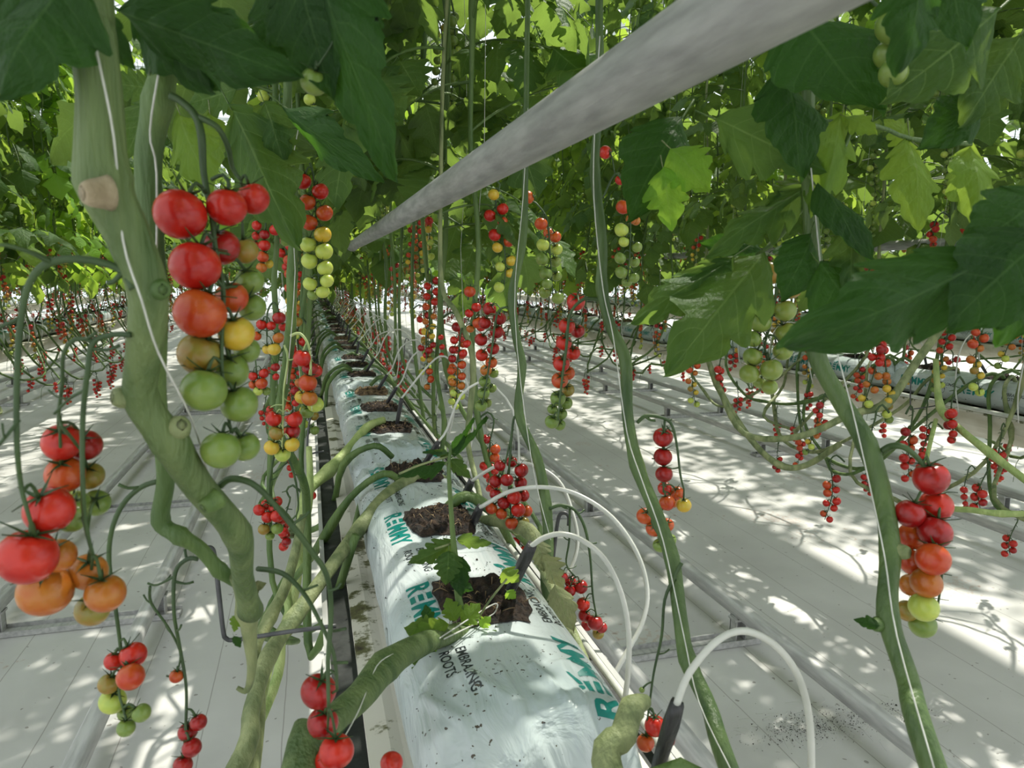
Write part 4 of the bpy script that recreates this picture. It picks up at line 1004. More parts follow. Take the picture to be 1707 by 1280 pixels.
hero_stem(h5, [(742, 800, 15, 1.48), (700, 792, 17, 1.44), (645, 825, 21, 1.36), (600, 880, 22, 1.27), (545, 955, 23, 1.18), (490, 1030, 25, 1.10), (447, 1095, 26, 1.04), (420, 1180, 28, .98), (385, 1300, 36, .92)], 'stempale', nodes=((3, .2), (5, .25), (6, .2)), bottom=[(-.30, .62, .62)])
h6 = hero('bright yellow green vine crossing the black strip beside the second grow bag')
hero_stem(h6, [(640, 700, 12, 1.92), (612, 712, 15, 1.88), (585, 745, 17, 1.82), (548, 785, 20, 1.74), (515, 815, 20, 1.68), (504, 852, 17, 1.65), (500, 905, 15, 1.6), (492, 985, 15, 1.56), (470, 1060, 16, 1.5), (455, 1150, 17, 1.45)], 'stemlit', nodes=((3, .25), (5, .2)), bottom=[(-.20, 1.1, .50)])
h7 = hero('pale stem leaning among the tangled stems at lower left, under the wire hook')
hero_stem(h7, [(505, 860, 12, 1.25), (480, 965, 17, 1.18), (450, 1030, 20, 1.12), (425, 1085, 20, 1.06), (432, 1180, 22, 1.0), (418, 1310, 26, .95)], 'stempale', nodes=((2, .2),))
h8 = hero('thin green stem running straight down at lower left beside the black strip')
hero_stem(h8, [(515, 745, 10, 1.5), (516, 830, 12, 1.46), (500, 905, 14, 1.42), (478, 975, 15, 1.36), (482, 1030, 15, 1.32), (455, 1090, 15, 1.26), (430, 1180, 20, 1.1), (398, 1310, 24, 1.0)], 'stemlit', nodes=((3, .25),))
# ---- sunlit slim vine left of the bags, with the bright truss
h9 = hero('slim upright vine with sunlit yellow to red truss, left of the bags')
P = hero_stem(h9, [(474, -40, 13, .95), (480, 120, 14, .97), (478, 225, 15, 1.0), (490, 335, 15, 1.02), (487, 460, 16, 1.05), (484, 560, 16, 1.1), (472, 650, 17, 1.15), (465, 720, 15, 1.2), (505, 800, 14, 1.3), (512, 870, 14, 1.35)], 'stem', top=(-.03, .95), nodes=((2, .25), (4, .2), (5, .2)), n=12, bottom=[(-.02, 1.25, .72), (.06, 1.2, .95)])
crown(h9, P, 1.62, .09)
hero_truss(h9, [[(492, 262, 4, .98), (505, 262, 4, .98), (520, 280, 4, .98), (526, 340, 3.5, .98), (528, 400, 3, .98), (531, 450, 3, .98), (531, 488, 2.5, .98)]],
           [(505, 302, 28, 'r'), (534, 319, 28, 'r'), (513, 337, 28, 'q'), (541, 355, 28, 'q'), (516, 371, 28, 'q'), (538, 391, 29, 'y'), (514, 408, 28, 'l'), (540, 419, 30, 'l'), (516, 435, 28, 'l'), (542, 447, 27, 'l'), (545, 468, 23, 'l'), (517, 473, 24, 'l'), (538, 486, 23, 'l'), (522, 491, 20, 'g')], .98, label='sunlit truss, red at the top and pale lime green below')
hero_truss(h9, [[(484, 560, 5, 1.08), (500, 556, 5, 1.08), (514, 575, 4, 1.08), (518, 610, 4, 1.08), (518, 650, 3, 1.08), (520, 685, 3, 1.08)]],
           [(504, 597, 30, 'r'), (516, 614, 26, 'd', .02), (526, 618, 24, 'r', .03), (513, 638, 31, 'q'), (516, 664, 27, 'o'), (503, 662, 24, 'y', .02), (526, 674, 28, 'l'), (512, 686, 24, 'g', .02)], 1.08, 'stalkpale')
hero_truss(h9, [[(474, 575, 4, 1.08), (480, 600, 4, 1.08), (473, 650, 3.5, 1.08), (472, 700, 3.5, 1.08), (470, 745, 3, 1.08)]],
           [(456, 698, 27, 'r'), (491, 699, 27, 'r'), (488, 719, 25, 'd', .01), (461, 722, 25, 'b'), (453, 746, 26, 'y'), (487, 741, 25, 'y'), (471, 757, 27, 'l'), (450, 682, 12, 'r', .03)], 1.08, 'stalkpale', bare=1.0)
hero_truss(h9, [[(470, 540, 4, 1.3), (458, 505, 4, 1.3), (446, 520, 3, 1.3), (445, 560, 3, 1.3)]],
           [(436, 541, 18, 'r'), (452, 543, 16, 'r'), (465, 530, 22, 'd'), (472, 545, 16, 'r', .03), (428, 560, 16, 'q'), (464, 563, 19, 'o'), (457, 582, 22, 'y'), (446, 582, 18, 'y', .02)], 1.3)
hero_truss(h9, [[(465, 720, 5, 1.2), (450, 800, 4, 1.25), (452, 850, 3, 1.28)], [(465, 730, 4, 1.2), (490, 790, 4, 1.22), (497, 850, 3, 1.24), (480, 870, 3, 1.24)], [(480, 770, 3, 1.22), (455, 790, 2.5, 1.22)]],
           [(432, 850, 20, 'r'), (444, 842, 20, 'r', .02), (456, 848, 18, 'r', .01), (462, 836, 18, 'r', .03), (446, 862, 20, 'r'), (462, 860, 22, 'r'), (470, 866, 18, 'r', .02), (440, 882, 20, 'b'), (462, 881, 20, 'g'), (450, 893, 16, 'g', .01)], 1.27, bare=1.0)
h10 = hero('vine with dense red trusses half hidden behind the big truss at left')
P = hero_stem(h10, [(462, -40, 8, 1.5), (458, 130, 9, 1.5), (462, 380, 9, 1.5), (457, 470, 10, 1.52), (462, 560, 10, 1.55), (455, 640, 10, 1.6)], 'stem', top=(-.08, 1.5), n=10, bottom=[(-.1, 1.6, .72), (.0, 1.45, .68), (.1, 1.5, .96)])
crown(h10, P, 1.58, .09)
hero_truss(h10, [[(462, 360, 3, 1.45), (450, 352, 3, 1.45), (443, 370, 3, 1.45), (440, 440, 3, 1.45)]],
           [(428, 376, 17, 'r'), (441, 391, 17, 'd'), (459, 383, 20, 'r'), (427, 393, 15, 'r', .02), (441, 409, 20, 'r'), (438, 428, 20, 'q'), (425, 408, 15, 'r', .04), (436, 446, 18, 'o'), (448, 440, 16, 'y', .02), (474, 385, 18, 'b', .03), (476, 402, 18, 'g', .03), (478, 350, 12, 'o', .03)], 1.45)
hero_truss(h10, [[(455, 590, 3, 1.5), (430, 580, 3, 1.5), (426, 600, 2.5, 1.5), (432, 650, 2, 1.5)]],
           [(422, 627, 16, 'r'), (440, 622, 17, 'r'), (436, 639, 20, 'q'), (422, 641, 15, 'q', .02), (430, 652, 16, 'l'), (444, 652, 15, 'g', .01), (459, 612, 15, 'd'), (460, 628, 12, 'r')], 1.5, bare=.9)
twine([at(133, -40, .32), at(162, 90, .33), at(190, 230, .34), at(205, 400, .35), at(236, 500, .355), at(265, 590, .37), at(320, 700, .42), at(350, 800, .47), at(372, 850, .52), at(402, 1000, .6)], .00055, 'long white twine crossing the thickest left vine')
twine([at(292, -40, .42), at(268, 100, .425), at(250, 220, .43), at(261, 290, .44), at(260, 500, .46)], .0006, 'white twine spiralling on the dark second vine at left')
twine([at(500, 200, .98), at(480, 330, 1.0), at(492, 450, 1.02), at(478, 640, 1.1)], .0007, 'white twine on the slim vine with the sunlit truss')
twine([at(640, 1085, .70), at(690, 1092, .74), at(735, 1062, .78), (at(800, 1020, .84)), at(826, 1006, .86), at(828, 1014, .86), at(815, 1028, .85), at(740, 1065, .78)], .0008, 'white looped twine lying across the front peat hole')
twine([at(655, 1090, .69), at(628, 1110, .66), at(600, 1180, .60), at(572, 1232, .56)], .00055, 'white twine tied round the thick green arching vine')

# ---- right side
hr1 = hero('long green vine right of the nearest bag that carries the pink red hanging truss')
P = hero_stem(hr1, [(1000, -40, 13, .80), (1000, 100, 14, .80), (996, 210, 14, .80), (992, 290, 16, .80), (1004, 400, 16, .80), (1003, 480, 19, .80), (1018, 545, 19, .80), (1042, 600, 21, .80), (1046, 690, 19, .79), (1062, 775, 22, .78), (1092, 850, 23, .76), (1120, 930, 24, .74), (1134, 1030, 24, .71), (1146, 1100, 27, .69), (1182, 1180, 28, .66), (1222, 1300, 34, .62)],
              'stemdark', top=(.36, .78), nodes=((3, .15), (5, .15), (9, .2), (11, .12), (13, .18)), n=14, bottom=[(.40, .40, .72), (.42, .10, .60)])
crown(hr1, P, 1.62, .09)
hero_truss(hr1, [[(1003, 500, 7, .80), (988, 498, 7, .80), (970, 500, 6, .80), (950, 525, 5, .81), (944, 580, 5, .81), (936, 640, 4, .81), (930, 700, 3, .81)]],
           [(960, 503, 31, 'r'), (945, 543, 28, 'r'), (963, 552, 24, 'd', .02), (940, 571, 27, 'r'), (955, 588, 26, 'r', .02), (936, 606, 28, 'r'), (933, 634, 28, 'q'), (947, 622, 24, 'q', .02), (946, 650, 24, 'b', .02), (930, 664, 26, 'g'), (944, 672, 22, 'g', .02), (921, 682, 18, 'g', .01), (936, 690, 20, 'g', .02), (920, 703, 24, 'g'), (933, 708, 20, 'g', .02)], .84, label='hanging truss, red above and green below, between the two slim right vines')
hero_truss(hr1, [[(1062, 705, 6, .79), (1075, 694, 7, .79), (1095, 694, 6, .79), (1118, 705, 5, .79), (1128, 740, 4, .79), (1134, 790, 4, .79), (1140, 815, 3, .79)], [(1108, 700, 4, .79), (1106, 760, 3.5, .80), (1106, 820, 3, .80)]],
           [(1105, 729, 33, 'd'), (1105, 761, 31, 'd'), (1107, 790, 29, 'd'), (1108, 814, 24, 'r', .02), (1112, 838, 27, 'q'), (1129, 822, 24, 'q', .02), (1140, 842, 25, 'y'), (1122, 836, 22, 'o', .03)], .80, bare=.8)
hero_truss(hr1, [[(1105, 850, 5, .80), (1096, 845, 4, .80), (1086, 870, 3, .80), (1104, 900, 3, .80)]],
           [(1075, 860, 28, 'q'), (1090, 881, 27, 'q'), (1112, 875, 24, 'q', .03), (1100, 909, 24, 'g'), (1117, 900, 22, 'g', .03)], .83)
hero_truss(hr1, [[(1136, 938, 7, .72), (1125, 960, 7, .72), (1108, 1000, 5, .72), (1103, 1060, 5, .72), (1090, 1120, 4, .72), (1082, 1180, 3.5, .72)]],
           [(1092, 1210, 36, 'r'), (1076, 1238, 30, 'q'), (1112, 1232, 28, 'd', .02), (1070, 1150, 10, 'g')], .72, bare=1.0)
hr2 = hero('slim green vine beside the second right drip loop, red trusses on its left side')
P = hero_stem(hr2, [(880, -40, 9, 1.18), (878, 120, 9, 1.18), (876, 280, 10, 1.18), (872, 400, 13, 1.18), (854, 490, 14, 1.18), (860, 560, 14, 1.18), (870, 610, 14, 1.18), (865, 690, 14, 1.17), (896, 765, 17, 1.15), (910, 840, 18, 1.13), (915, 915, 18, 1.10), (915, 1000, 18, 1.08)],
              'stemdark', top=(.34, 1.15), nodes=((4, .15), (6, .15), (7, .15), (9, .15)), n=12, bottom=[(.36, .85, .78), (.30, .7, .84)])
crown(hr2, P, 1.56, .085)
hero_truss(hr2, [[(856, 518, 4, 1.18), (842, 512, 4, 1.18), (828, 525, 4, 1.18), (820, 580, 3.5, 1.18), (812, 630, 3, 1.18), (804, 675, 2.5, 1.18)]],
           [(816, 515, 23, 'd'), (833, 531, 22, 'd'), (808, 538, 22, 'd'), (828, 553, 23, 'd'), (802, 566, 22, 'd'), (822, 581, 21, 'd'), (803, 592, 21, 'r'), (819, 604, 20, 'q'), (810, 617, 20, 'o', .02), (823, 622, 17, 'g', .02), (808, 636, 20, 'g'), (820, 647, 16, 'g', .02), (806, 656, 21, 'g'), (802, 676, 21, 'g'), (812, 672, 16, 'g', .02)], 1.2)
hero_truss(hr2, [[(863, 690, 4, 1.17), (856, 700, 4, 1.17), (852, 740, 4, 1.17), (848, 800, 4, 1.17), (852, 860, 3, 1.17)], [(855, 715, 3.5, 1.17), (845, 760, 3, 1.17), (835, 800, 3, 1.17)]],
           [(833, 776, 20, 'd'), (853, 770, 20, 'd', .02), (869, 784, 24, 'd'), (826, 802, 22, 'd'), (845, 800, 22, 'd', -.01), (868, 805, 22, 'd', .01), (826, 824, 20, 'd'), (840, 838, 22, 'd', -.005), (857, 829, 24, 'r', -.01), (872, 826, 22, 'd', .02), (819, 847, 21, 'q'), (836, 856, 20, 'q'), (864, 850, 24, 'r', -.01), (878, 852, 20, 'q', .02), (853, 872, 22, 'q'), (873, 871, 20, 'b', .01), (863, 883, 18, 'g', .02)], 1.17)
hero_truss(hr2, [[(916, 848, 6, 1.12), (935, 842, 6, 1.12), (958, 850, 5, 1.12), (975, 880, 5, 1.12), (984, 930, 4, 1.12), (988, 990, 3.5, 1.11), (994, 1025, 3, 1.11)], [(950, 848, 4, 1.12), (949, 900, 3.5, 1.12), (944, 940, 3, 1.12), (960, 962, 2.5, 1.12)]],
           [(936, 962, 22, 'd'), (933, 986, 20, 'd', .02), (950, 985, 20, 'd'), (951, 970, 20, 'd', .02), (968, 978, 24, 'd'), (972, 1007, 23, 'r'), (974, 1026, 21, 'd'), (978, 1042, 20, 'd', .02), (992, 1038, 26, 'd', -.01), (1003, 1046, 19, 'd', .01), (997, 1056, 20, 'b', .02)], 1.12, bare=1.0)
blade(hr2, 903, 925, 930, 985, 42, 1.0, .98, 'leafdry', roll=.6); blade(hr2, 925, 975, 958, 1055, 44, .96, .94, 'leafdry', roll=-.5); blade(hr2, 895, 900, 905, 950, 34, 1.02, 1.0, 'leafdry', roll=.3)
hero_truss(hr2, [[(862, 440, 3, 1.25), (880, 340, 3, 1.25), (905, 352, 3, 1.25), (914, 380, 3, 1.25), (918, 440, 2.5, 1.25), (922, 495, 2, 1.25)]],
           [(880, 329, 22, 'q'), (902, 373, 22, 'q'), (926, 395, 20, 'q', .02), (914, 388, 18, 'q', .03), (905, 408, 22, 'l'), (928, 416, 20, 'l', .02), (904, 432, 22, 'g'), (926, 436, 19, 'g', .02), (910, 456, 22, 'g'), (928, 460, 18, 'g', .02), (912, 473, 18, 'g'), (908, 488, 20, 'g', .02), (930, 497, 21, 'g')], 1.25, label='green unripe truss with a few orange tomatoes at its top')
hero_truss(hr1, [[(1005, 330, 3.5, 1.1), (1025, 290, 3.5, 1.1), (1040, 310, 3, 1.1), (1050, 360, 3, 1.1), (1050, 420, 2.5, 1.1), (1046, 470, 2, 1.1)]],
           [(1009, 254, 22, 'r'), (1034, 300, 18, 'r', .02), (1039, 345, 25, 'q'), (1052, 365, 18, 'o', .02), (1036, 383, 24, 'l'), (1060, 368, 16, 'o', .03), (1040, 403, 18, 'l'), (1062, 412, 18, 'g'), (1034, 430, 20, 'g'), (1058, 437, 18, 'g', .02), (1036, 454, 21, 'g'), (1057, 463, 18, 'g'), (1045, 470, 18, 'g', .02)], 1.1, label='unripe truss, orange at the top, between leaves')
hr3 = hero('thick dark green vine at the right edge carrying the large glossy red truss')
P = hero_stem(hr3, [(1347, -40, 20, .66), (1348, 120, 21, .66), (1346, 260, 22, .66), (1352, 380, 23, .66), (1364, 490, 25, .66), (1360, 585, 27, .65), (1400, 665, 30, .64), (1445, 740, 32, .62), (1472, 830, 31, .61), (1484, 920, 32, .59), (1480, 1025, 32, .57), (1512, 1130, 36, .55), (1562, 1300, 44, .51)],
              'stemdark', top=(.46, .55), nodes=((3, .1), (5, .15), (7, .12), (9, .1), (10, .15)), n=18, bottom=[(.44, .22, .75), (.42, .0, .62)])
crown(hr3, P, 1.60, .095)
scar(hr3, 1505, 920, .585, .006, (1, 0)); scar(hr3, 1462, 1042, .565, .005, (-1, .1), 'stem'); blade(hr3, 1466, 1042, 1428, 1036, 18, .56, .56, 'leafdark')
hero_truss(hr3, [[(1470, 752, 12, .615), (1485, 744, 12, .61), (1506, 745, 11, .60), (1528, 762, 9, .60), (1548, 790, 7, .60), (1572, 850, 5, .61), (1572, 940, 4, .61), (1562, 1020, 4, .61)]],
           [(1552, 797, 55, 'd'), (1560, 843, 52, 'r', .01), (1517, 856, 46, 'd'), (1558, 887, 52, 'd'), (1520, 894, 44, 'q', .015), (1521, 937, 42, 'q', .01), (1555, 932, 51, 'q', -.005), (1518, 975, 38, 'o', .02), (1544, 971, 48, 'o'), (1512, 1018, 36, 'b', .02), (1540, 1012, 46, 'l', -.005), (1538, 1041, 44, 'g', .012)], .60, label='large glossy truss, red above and orange to lime green below')
hero_truss(hr3, [[(1352, 420, 6, .72), (1325, 408, 6, .78), (1303, 425, 5, .82), (1296, 480, 5, .82), (1284, 540, 5, .82), (1275, 580, 4, .82), (1286, 620, 3, .82)]],
           [(1284, 455, 40, 'b'), (1318, 480, 38, 'b'), (1264, 500, 30, 'l', .03), (1308, 518, 38, 'g'), (1267, 536, 38, 'g'), (1310, 555, 36, 'g'), (1305, 585, 33, 'g'), (1256, 565, 28, 'g'), (1255, 595, 33, 'g'), (1286, 616, 37, 'g', -.01), (1249, 623, 33, 'g'), (1266, 636, 24, 'g', .02), (1283, 645, 27, 'g')], .82, label='hanging truss of round green tomatoes')
hero_truss(hr3, [[(1345, 80, 5, .6), (1400, -20, 6, .56), (1450, 0, 6, .54), (1485, 40, 5, .54), (1485, 110, 4, .54)]],
           [(1492, 42, 60, 'g'), (1480, 92, 46, 'g', .01), (1489, 122, 44, 'g', -.01), (1520, 75, 40, 'g', .03), (1578, 52, 44, 'g', .02)], .52, label='pale green unripe tomatoes between the upper leaves')
# ---- vines a little farther on the right of the bags, with two-column truss
hr4 = hero('slender pale vine rising right of the drip tubes beside a two-column red truss')
P = hero_stem(hr4, [(735, 300, 7, 1.75), (736, 470, 8, 1.75), (760, 520, 9, 1.72), (783, 575, 10, 1.7), (789, 620, 10, 1.7), (784, 680, 10, 1.7), (780, 740, 9, 1.68), (800, 830, 9, 1.6)], 'stempale', top=(.36, 1.72), n=10, bottom=[(.34, 1.5, .80), (.28, 1.4, .88)])
crown(hr4, P, 1.52, .09)
hero_truss(hr4, [[(772, 548, 3, 1.7), (768, 552, 3, 1.7), (764, 600, 2.5, 1.7), (761, 665, 2, 1.7)]],
           [(757, 567, 14, 'r'), (779, 573, 15, 'r'), (755, 583, 14, 'd'), (772, 589, 15, 'r'), (754, 598, 14, 'd'), (770, 608, 15, 'q'), (752, 618, 14, 'q'), (770, 627, 14, 'q'), (754, 637, 14, 'o'), (769, 643, 14, 'o'), (756, 655, 13, 'l'), (769, 660, 14, 'l')], 1.7)
hero_truss(hr4, [[(780, 500, 3, 1.6), (785, 478, 3, 1.6), (790, 500, 2.5, 1.6), (792, 560, 2, 1.6)]],
           [(783, 486, 20, 'q'), (794, 512, 17, 'r'), (782, 522, 15, 'r'), (797, 538, 20, 'q'), (784, 548, 14, 'o', .02), (802, 545, 16, 'r', .02)], 1.6)
hr5 = hero('slender vine right of the drip tubes with a long thin red truss')
P = hero_stem(hr5, [(735, 300, 5, 2.05), (733, 470, 6, 2.05), (732, 540, 7, 2.05), (728, 620, 7, 2.0), (740, 700, 8, 1.95), (737, 780, 8, 1.9)], 'stem', top=(.40, 2.05), n=8, bottom=[(.36, 1.8, .84)])
crown(hr5, P, 1.50, .09)
hero_truss(hr5, [[(730, 545, 2.5, 2.0), (715, 545, 2.5, 2.0), (710, 570, 2.5, 2.0), (716, 650, 2, 2.0)]],
           [(702, 580, 12, 'd'), (715, 584, 13, 'd'), (722, 575, 11, 'd'), (717, 600, 12, 'b'), (710, 592, 11, 'r'), (716, 619, 12, 'q'), (718, 632, 13, 'q'), (712, 645, 11, 'o'), (735, 562, 10, 'r'), (737, 578, 10, 'r'), (736, 592, 9, 'r')], 2.0)
twine([at(1000, 60, .78), at(992, 200, .79), at(990, 330, .785), at(1005, 480, .78), at(1022, 560, .785), at(1045, 720, .78), at(1070, 800, .755), at(1105, 900, .735), at(1140, 1060, .69), at(1165, 1170, .65), at(1222, 1290, .60)], .0006, 'white twine along the vine with the hanging pink red truss')
twine([at(1352, 280, .64), at(1372, 480, .645), at(1388, 560, .64), at(1420, 680, .62), at(1450, 810, .60), at(1475, 930, .575), at(1495, 1060, .545), at(1560, 1290, .49)], .0006, 'white twine along the thick dark vine at the right edge')
twine([at(880, 180, 1.16), at(872, 330, 1.165), at(858, 520, 1.165), at(885, 760, 1.13), at(918, 900, 1.08)], .0006, 'white twine on the slim vine beside the drip loops')
h11 = hero('wilted green stem end standing at the right edge of the nearest bag')
hero_stem(h11, [(1078, 1168, 22, .64), (1055, 1180, 40, .63), (1040, 1225, 46, .62), (1020, 1310, 52, .60)], 'stempale', nodes=((1, .15),), bottom=[(.27, .36, .80)])
h12 = hero('thick green vine bending off the right of the second peat hole')
hero_stem(h12, [(800, 868, 16, 1.24), (840, 870, 22, 1.2), (880, 885, 24, 1.16), (900, 912, 24, 1.12), (912, 960, 20, 1.08), (935, 1010, 18, 1.02)], 'stempale', nodes=((2, .15),), bottom=[(.33, .65, .80)])

# ---- tangled lowered vines in front of the gutter across the right aisle
def pt(e, px, py, d, v, sc=1.0, spin=0.0):
    p = at(px, py, d)-Vector(e.location); put_truss(e, v, Matrix.Translation(p) @ Matrix.Rotation(spin, 4, 'Z') @ Matrix.Scale(sc, 4), 1)
for lab, mat, st, tr in (
    ('lowered vine crossing diagonally behind the thick right vine, with a dense dark red truss', 'stempale', [(1612, 470, 12, 2.55), (1580, 530, 14, 2.5), (1530, 600, 14, 2.45), (1478, 672, 14, 2.4), (1420, 690, 12, 2.4), (1330, 728, 11, 2.4), (1240, 722, 10, 2.5), (1200, 650, 9, 2.6)], [(1512, 540, 2.35, 1, 1.25, 2.6), (1482, 570, 2.38, 2, 1.15, 3.3), (1482, 688, 2.35, 3, 1.3, 2.9), (1510, 690, 2.4, 7, 1.2, 0.4), (1384, 666, 2.4, 2, .9, 3.0)]),
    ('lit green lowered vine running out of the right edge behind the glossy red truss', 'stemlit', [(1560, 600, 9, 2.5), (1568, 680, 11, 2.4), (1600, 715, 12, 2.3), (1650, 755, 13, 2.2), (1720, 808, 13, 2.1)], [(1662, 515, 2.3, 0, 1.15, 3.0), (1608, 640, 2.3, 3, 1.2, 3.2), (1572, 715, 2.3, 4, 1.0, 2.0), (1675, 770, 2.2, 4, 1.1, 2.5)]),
    ('thin lowered vine sagging low over the right aisle with small red trusses', 'stempale', [(1170, 560, 8, 2.9), (1195, 640, 9, 2.8), (1250, 730, 10, 2.7), (1300, 775, 10, 2.6), (1345, 775, 10, 2.6), (1400, 740, 10, 2.5)], [(1178, 575, 2.8, 0, 1.0, 3.0), (1220, 580, 2.8, 3, 1.1, 3.0), (1408, 770, 2.5, 7, 1.1, 2.6), (1298, 740, 2.6, 4, .8, 1.0)]),
    ('pale green vine end reaching in from the right edge behind the glossy red truss', 'stemlit', [(1740, 856, 10, 1.6), (1670, 856, 10, 1.65), (1620, 850, 10, 1.7), (1570, 842, 9, 1.8), (1540, 800, 7, 2.0), (1560, 700, 7, 2.3)], [])):
    e_ = hero(lab); hero_stem(e_, st, mat, nodes=((1, .3), (3, .3)), n=8)
    for a_ in tr: pt(e_, *a_)
# ---- single large blades among the near canopy (parts of the vine they grow on)
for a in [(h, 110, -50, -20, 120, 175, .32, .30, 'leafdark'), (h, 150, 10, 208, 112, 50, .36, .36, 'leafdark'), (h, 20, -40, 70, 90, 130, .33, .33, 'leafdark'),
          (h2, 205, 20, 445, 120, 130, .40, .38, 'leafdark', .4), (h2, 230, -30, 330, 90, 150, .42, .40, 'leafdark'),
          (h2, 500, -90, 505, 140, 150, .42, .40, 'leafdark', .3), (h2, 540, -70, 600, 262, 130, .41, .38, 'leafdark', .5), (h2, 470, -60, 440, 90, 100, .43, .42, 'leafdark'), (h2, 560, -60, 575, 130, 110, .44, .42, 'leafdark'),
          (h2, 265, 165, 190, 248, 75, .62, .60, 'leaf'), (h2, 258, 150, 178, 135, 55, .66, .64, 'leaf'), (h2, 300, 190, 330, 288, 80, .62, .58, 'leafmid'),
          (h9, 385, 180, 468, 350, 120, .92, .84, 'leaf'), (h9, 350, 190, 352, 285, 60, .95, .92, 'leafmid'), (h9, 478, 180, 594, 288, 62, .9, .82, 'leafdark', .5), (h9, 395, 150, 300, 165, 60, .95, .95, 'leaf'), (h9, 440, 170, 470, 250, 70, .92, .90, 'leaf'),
          (hr1, 1135, 200, 1048, 335, 118, .74, .68, 'leafdark'), (hr1, 1118, 248, 1188, 304, 80, .70, .68, 'leafyounglit'), (hr1, 1105, 280, 1125, 368, 64, .70, .68, 'leafyounglit'), (hr1, 1095, 290, 1082, 345, 44, .88, .88, 'leafyounglit'),
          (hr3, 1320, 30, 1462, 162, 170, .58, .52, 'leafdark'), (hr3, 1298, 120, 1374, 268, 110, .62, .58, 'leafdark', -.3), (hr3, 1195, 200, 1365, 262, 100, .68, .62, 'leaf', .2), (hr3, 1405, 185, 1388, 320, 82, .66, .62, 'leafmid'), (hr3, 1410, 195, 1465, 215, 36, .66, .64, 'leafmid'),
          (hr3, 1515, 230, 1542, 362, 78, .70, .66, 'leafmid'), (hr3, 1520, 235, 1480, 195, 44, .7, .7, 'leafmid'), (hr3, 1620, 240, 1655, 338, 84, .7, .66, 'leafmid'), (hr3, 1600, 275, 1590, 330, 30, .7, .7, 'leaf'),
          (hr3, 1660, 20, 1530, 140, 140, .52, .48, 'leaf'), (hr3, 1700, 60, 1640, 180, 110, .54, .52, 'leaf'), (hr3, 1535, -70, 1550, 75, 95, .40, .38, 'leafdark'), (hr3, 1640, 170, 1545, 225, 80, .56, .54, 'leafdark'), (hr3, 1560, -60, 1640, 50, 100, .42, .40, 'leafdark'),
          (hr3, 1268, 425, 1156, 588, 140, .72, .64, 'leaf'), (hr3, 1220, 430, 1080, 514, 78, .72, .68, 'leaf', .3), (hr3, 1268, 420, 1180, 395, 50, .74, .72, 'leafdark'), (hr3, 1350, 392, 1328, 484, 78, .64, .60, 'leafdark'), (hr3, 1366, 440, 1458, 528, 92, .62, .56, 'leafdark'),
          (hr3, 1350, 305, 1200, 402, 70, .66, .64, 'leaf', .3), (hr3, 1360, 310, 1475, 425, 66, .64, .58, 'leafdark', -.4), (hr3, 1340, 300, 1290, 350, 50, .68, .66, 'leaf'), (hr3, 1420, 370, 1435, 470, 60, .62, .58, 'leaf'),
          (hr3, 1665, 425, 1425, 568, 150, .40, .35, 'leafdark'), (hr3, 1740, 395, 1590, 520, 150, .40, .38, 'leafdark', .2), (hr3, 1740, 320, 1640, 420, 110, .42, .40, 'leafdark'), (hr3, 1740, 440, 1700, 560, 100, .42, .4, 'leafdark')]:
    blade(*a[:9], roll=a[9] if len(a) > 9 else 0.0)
tube_mb = MB()
for st in ([(1740, 370, .41), (1690, 415, .40), (1665, 430, .40)], [(1262, 425, .73), (1300, 395, .70), (1350, 330, .67)], [(1352, 250, .66), (1330, 180, .63), (1310, 120, .62)], [(1352, 300, .66), (1400, 260, .66), (1425, 195, .66)], [(1352, 200, .66), (1460, 210, .68), (1520, 232, .7), (1620, 240, .7)]):
    tube_mb = MB(); tube(tube_mb, [at(*p) for p in st], .0022, n=6, step=3); obj('leaf_stalk', tube_mb.mesh('leaf_stalk', M['stem']), hr3)
hero_truss(h2, [[(560, -60, 6, .42), (585, -20, 5, .41), (560, 60, 4, .41), (530, 110, 4, .41)]], [(588, 12, 52, 'g'), (524, 136, 44, 'g')], .42, label='two blurred green tomatoes hanging at the top left')
hero_truss(h9, [[(505, 130, 4, .95), (515, 160, 4, .95), (530, 190, 3, .95), (548, 220, 3, .95)]], [(516, 166, 20, 'l'), (524, 184, 18, 'l'), (538, 192, 17, 'l'), (545, 206, 15, 'l'), (556, 222, 12, 'l')], .95)

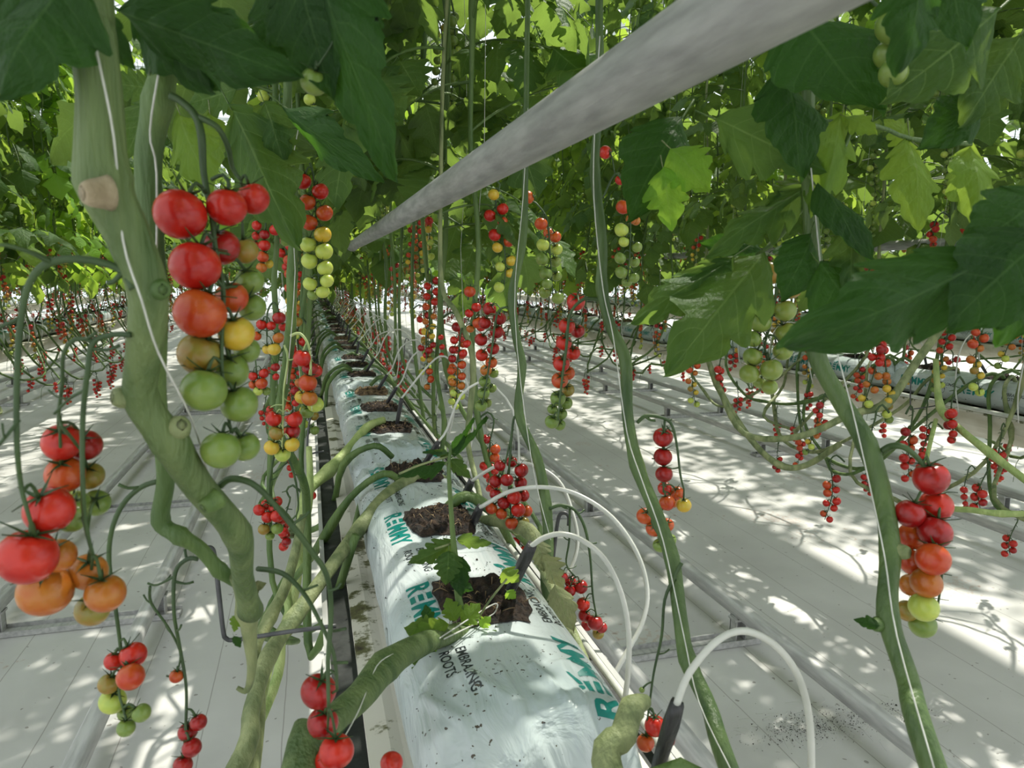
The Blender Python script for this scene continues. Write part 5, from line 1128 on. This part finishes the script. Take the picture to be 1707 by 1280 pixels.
# ---- young shoot growing out of the front peat hole
sh = hero('young leafy tomato shoot standing in the front peat hole of the nearest bag')
hero_stem(sh, [(752, 742, 5, .80), (748, 780, 7, .80), (752, 850, 8, .81), (758, 930, 10, .82), (765, 1000, 12, .83), (778, 1040, 14, .84), (775, 1085, 14, .84)], 'stem', nodes=((3, .3), (5, .3)), n=8)
for a in [(760, 902, 690, 945, 34, .82, .80, 'leaf'), (762, 898, 816, 916, 32, .82, .82, 'leaf', .6), (748, 918, 746, 975, 42, .81, .80, 'leaf'), (760, 925, 766, 990, 36, .82, .80, 'leafdark'), (755, 970, 790, 985, 24, .81, .81, 'leafdark'),
          (752, 750, 798, 704, 11, .80, .80, 'leafdark', .9), (755, 760, 826, 706, 10, .80, .82, 'leafdark', 1.0), (750, 755, 706, 744, 10, .80, .80, 'leafdark', .9), (745, 770, 668, 778, 12, .80, .78, 'leafdark', .8), (752, 765, 782, 800, 22, .80, .80, 'leaf'), (748, 760, 722, 752, 14, .80, .80, 'leaf'),
          (722, 1080, 694, 1132, 46, .80, .78, 'leaf'), (742, 1085, 738, 1122, 20, .80, .79, 'leaf'), (800, 1062, 842, 1090, 40, .83, .82, 'leaf'), (790, 1068, 790, 1102, 14, .82, .81, 'leafyounglit'), (760, 1035, 742, 1000, 30, .82, .82, 'leafmid'), (770, 1040, 800, 1010, 30, .82, .82, 'leafmid'), (720, 1050, 680, 1045, 40, .80, .78, 'leaf'), (735, 1060, 700, 1085, 30, .80, .79, 'leafyounglit'), (715, 1040, 708, 1010, 20, .8, .8, 'leafdark'), (748, 1040, 690, 1068, 36, .79, .77, 'leafmid'),
          (845, 985, 858, 1000, 18, .85, .85, 'leafyounglit'), (838, 950, 862, 975, 30, .84, .84, 'leafmid'), (800, 1045, 818, 1030, 20, .83, .83, 'leafyounglit')]:
    blade(sh, *a[:8], roll=a[8] if len(a) > 8 else 0.0)
mb = MB()
for st in ([(760, 1080, .83), (700, 1088, .80), (660, 1100, .78)], [(775, 1070, .84), (810, 1010, .84), (845, 965, .84)], [(770, 1060, .83), (745, 1085, .81), (722, 1090, .80)], [(750, 760, .80), (700, 775, .79), (665, 790, .78)], [(755, 905, .82), (725, 915, .81)], [(765, 1040, .83), (720, 1070, .80)]):
    mb = MB(); tube(mb, [at(*p) for p in st], .0013, n=5, step=3); obj('leaf_stalk', mb.mesh('leaf_stalk', M['stempale']), sh)

# ---- loose fruit
def loose(px, py, w_, d, k, label):
    c = at(px, py, d); r = w_*d/FPX/2; o = obj('loose_tomato', TOMME[(k, 0)], label=label, cat='tomato'); o.matrix_world = axis_mat(c, (.3, -.4, .9), r); return o
loose(640, 745, 19, 1.78, 'r', 'red tomato lying on the peat of the second grow bag')
loose(653, 1272, 38, .62, 'r', 'red tomato lying at the bottom edge against the nearest bag')
loose(520, 826, 15, 1.9, 'r', 'small red tomato beside the bright yellow green vine')
# peat and root threads spilled on the floor
mb = MB(); c0 = atz(1345, 1215, 0); c1 = atz(1460, 1195, 0)
for i in range(900):
    c = c0 if i % 3 else c1; p = Vector((c.x+rh.gauss(0, .09), c.y+rh.gauss(0, .035), .004)); s = rh.uniform(.001, .004)
    mb.add([p+Vector((rh.uniform(-s, s), rh.uniform(-s, s), rh.uniform(-.002, .003))) for _ in range(4)], [(0, 1, 2), (0, 2, 3), (0, 3, 1), (1, 3, 2)])
for i in range(140):
    c = c0 if i % 2 else c1; p = Vector((c.x+rh.gauss(0, .10), c.y+rh.gauss(0, .05), .006)); a = rh.uniform(0, 6.28); l = rh.uniform(.02, .08)
    tube(mb, [p, p+Vector((math.cos(a)*l*.5, math.sin(a)*l*.5, .012)), p+Vector((math.cos(a+.5)*l, math.sin(a+.5)*l, 0))], [.0005, .0006, .0004], n=3, step=2, mat=1)
obj('root_debris', mb.mesh('root_debris', [M['soil'], M['twine']]), label='dark peat and pale root threads spilled on the white floor', cat='debris', kind='stuff')
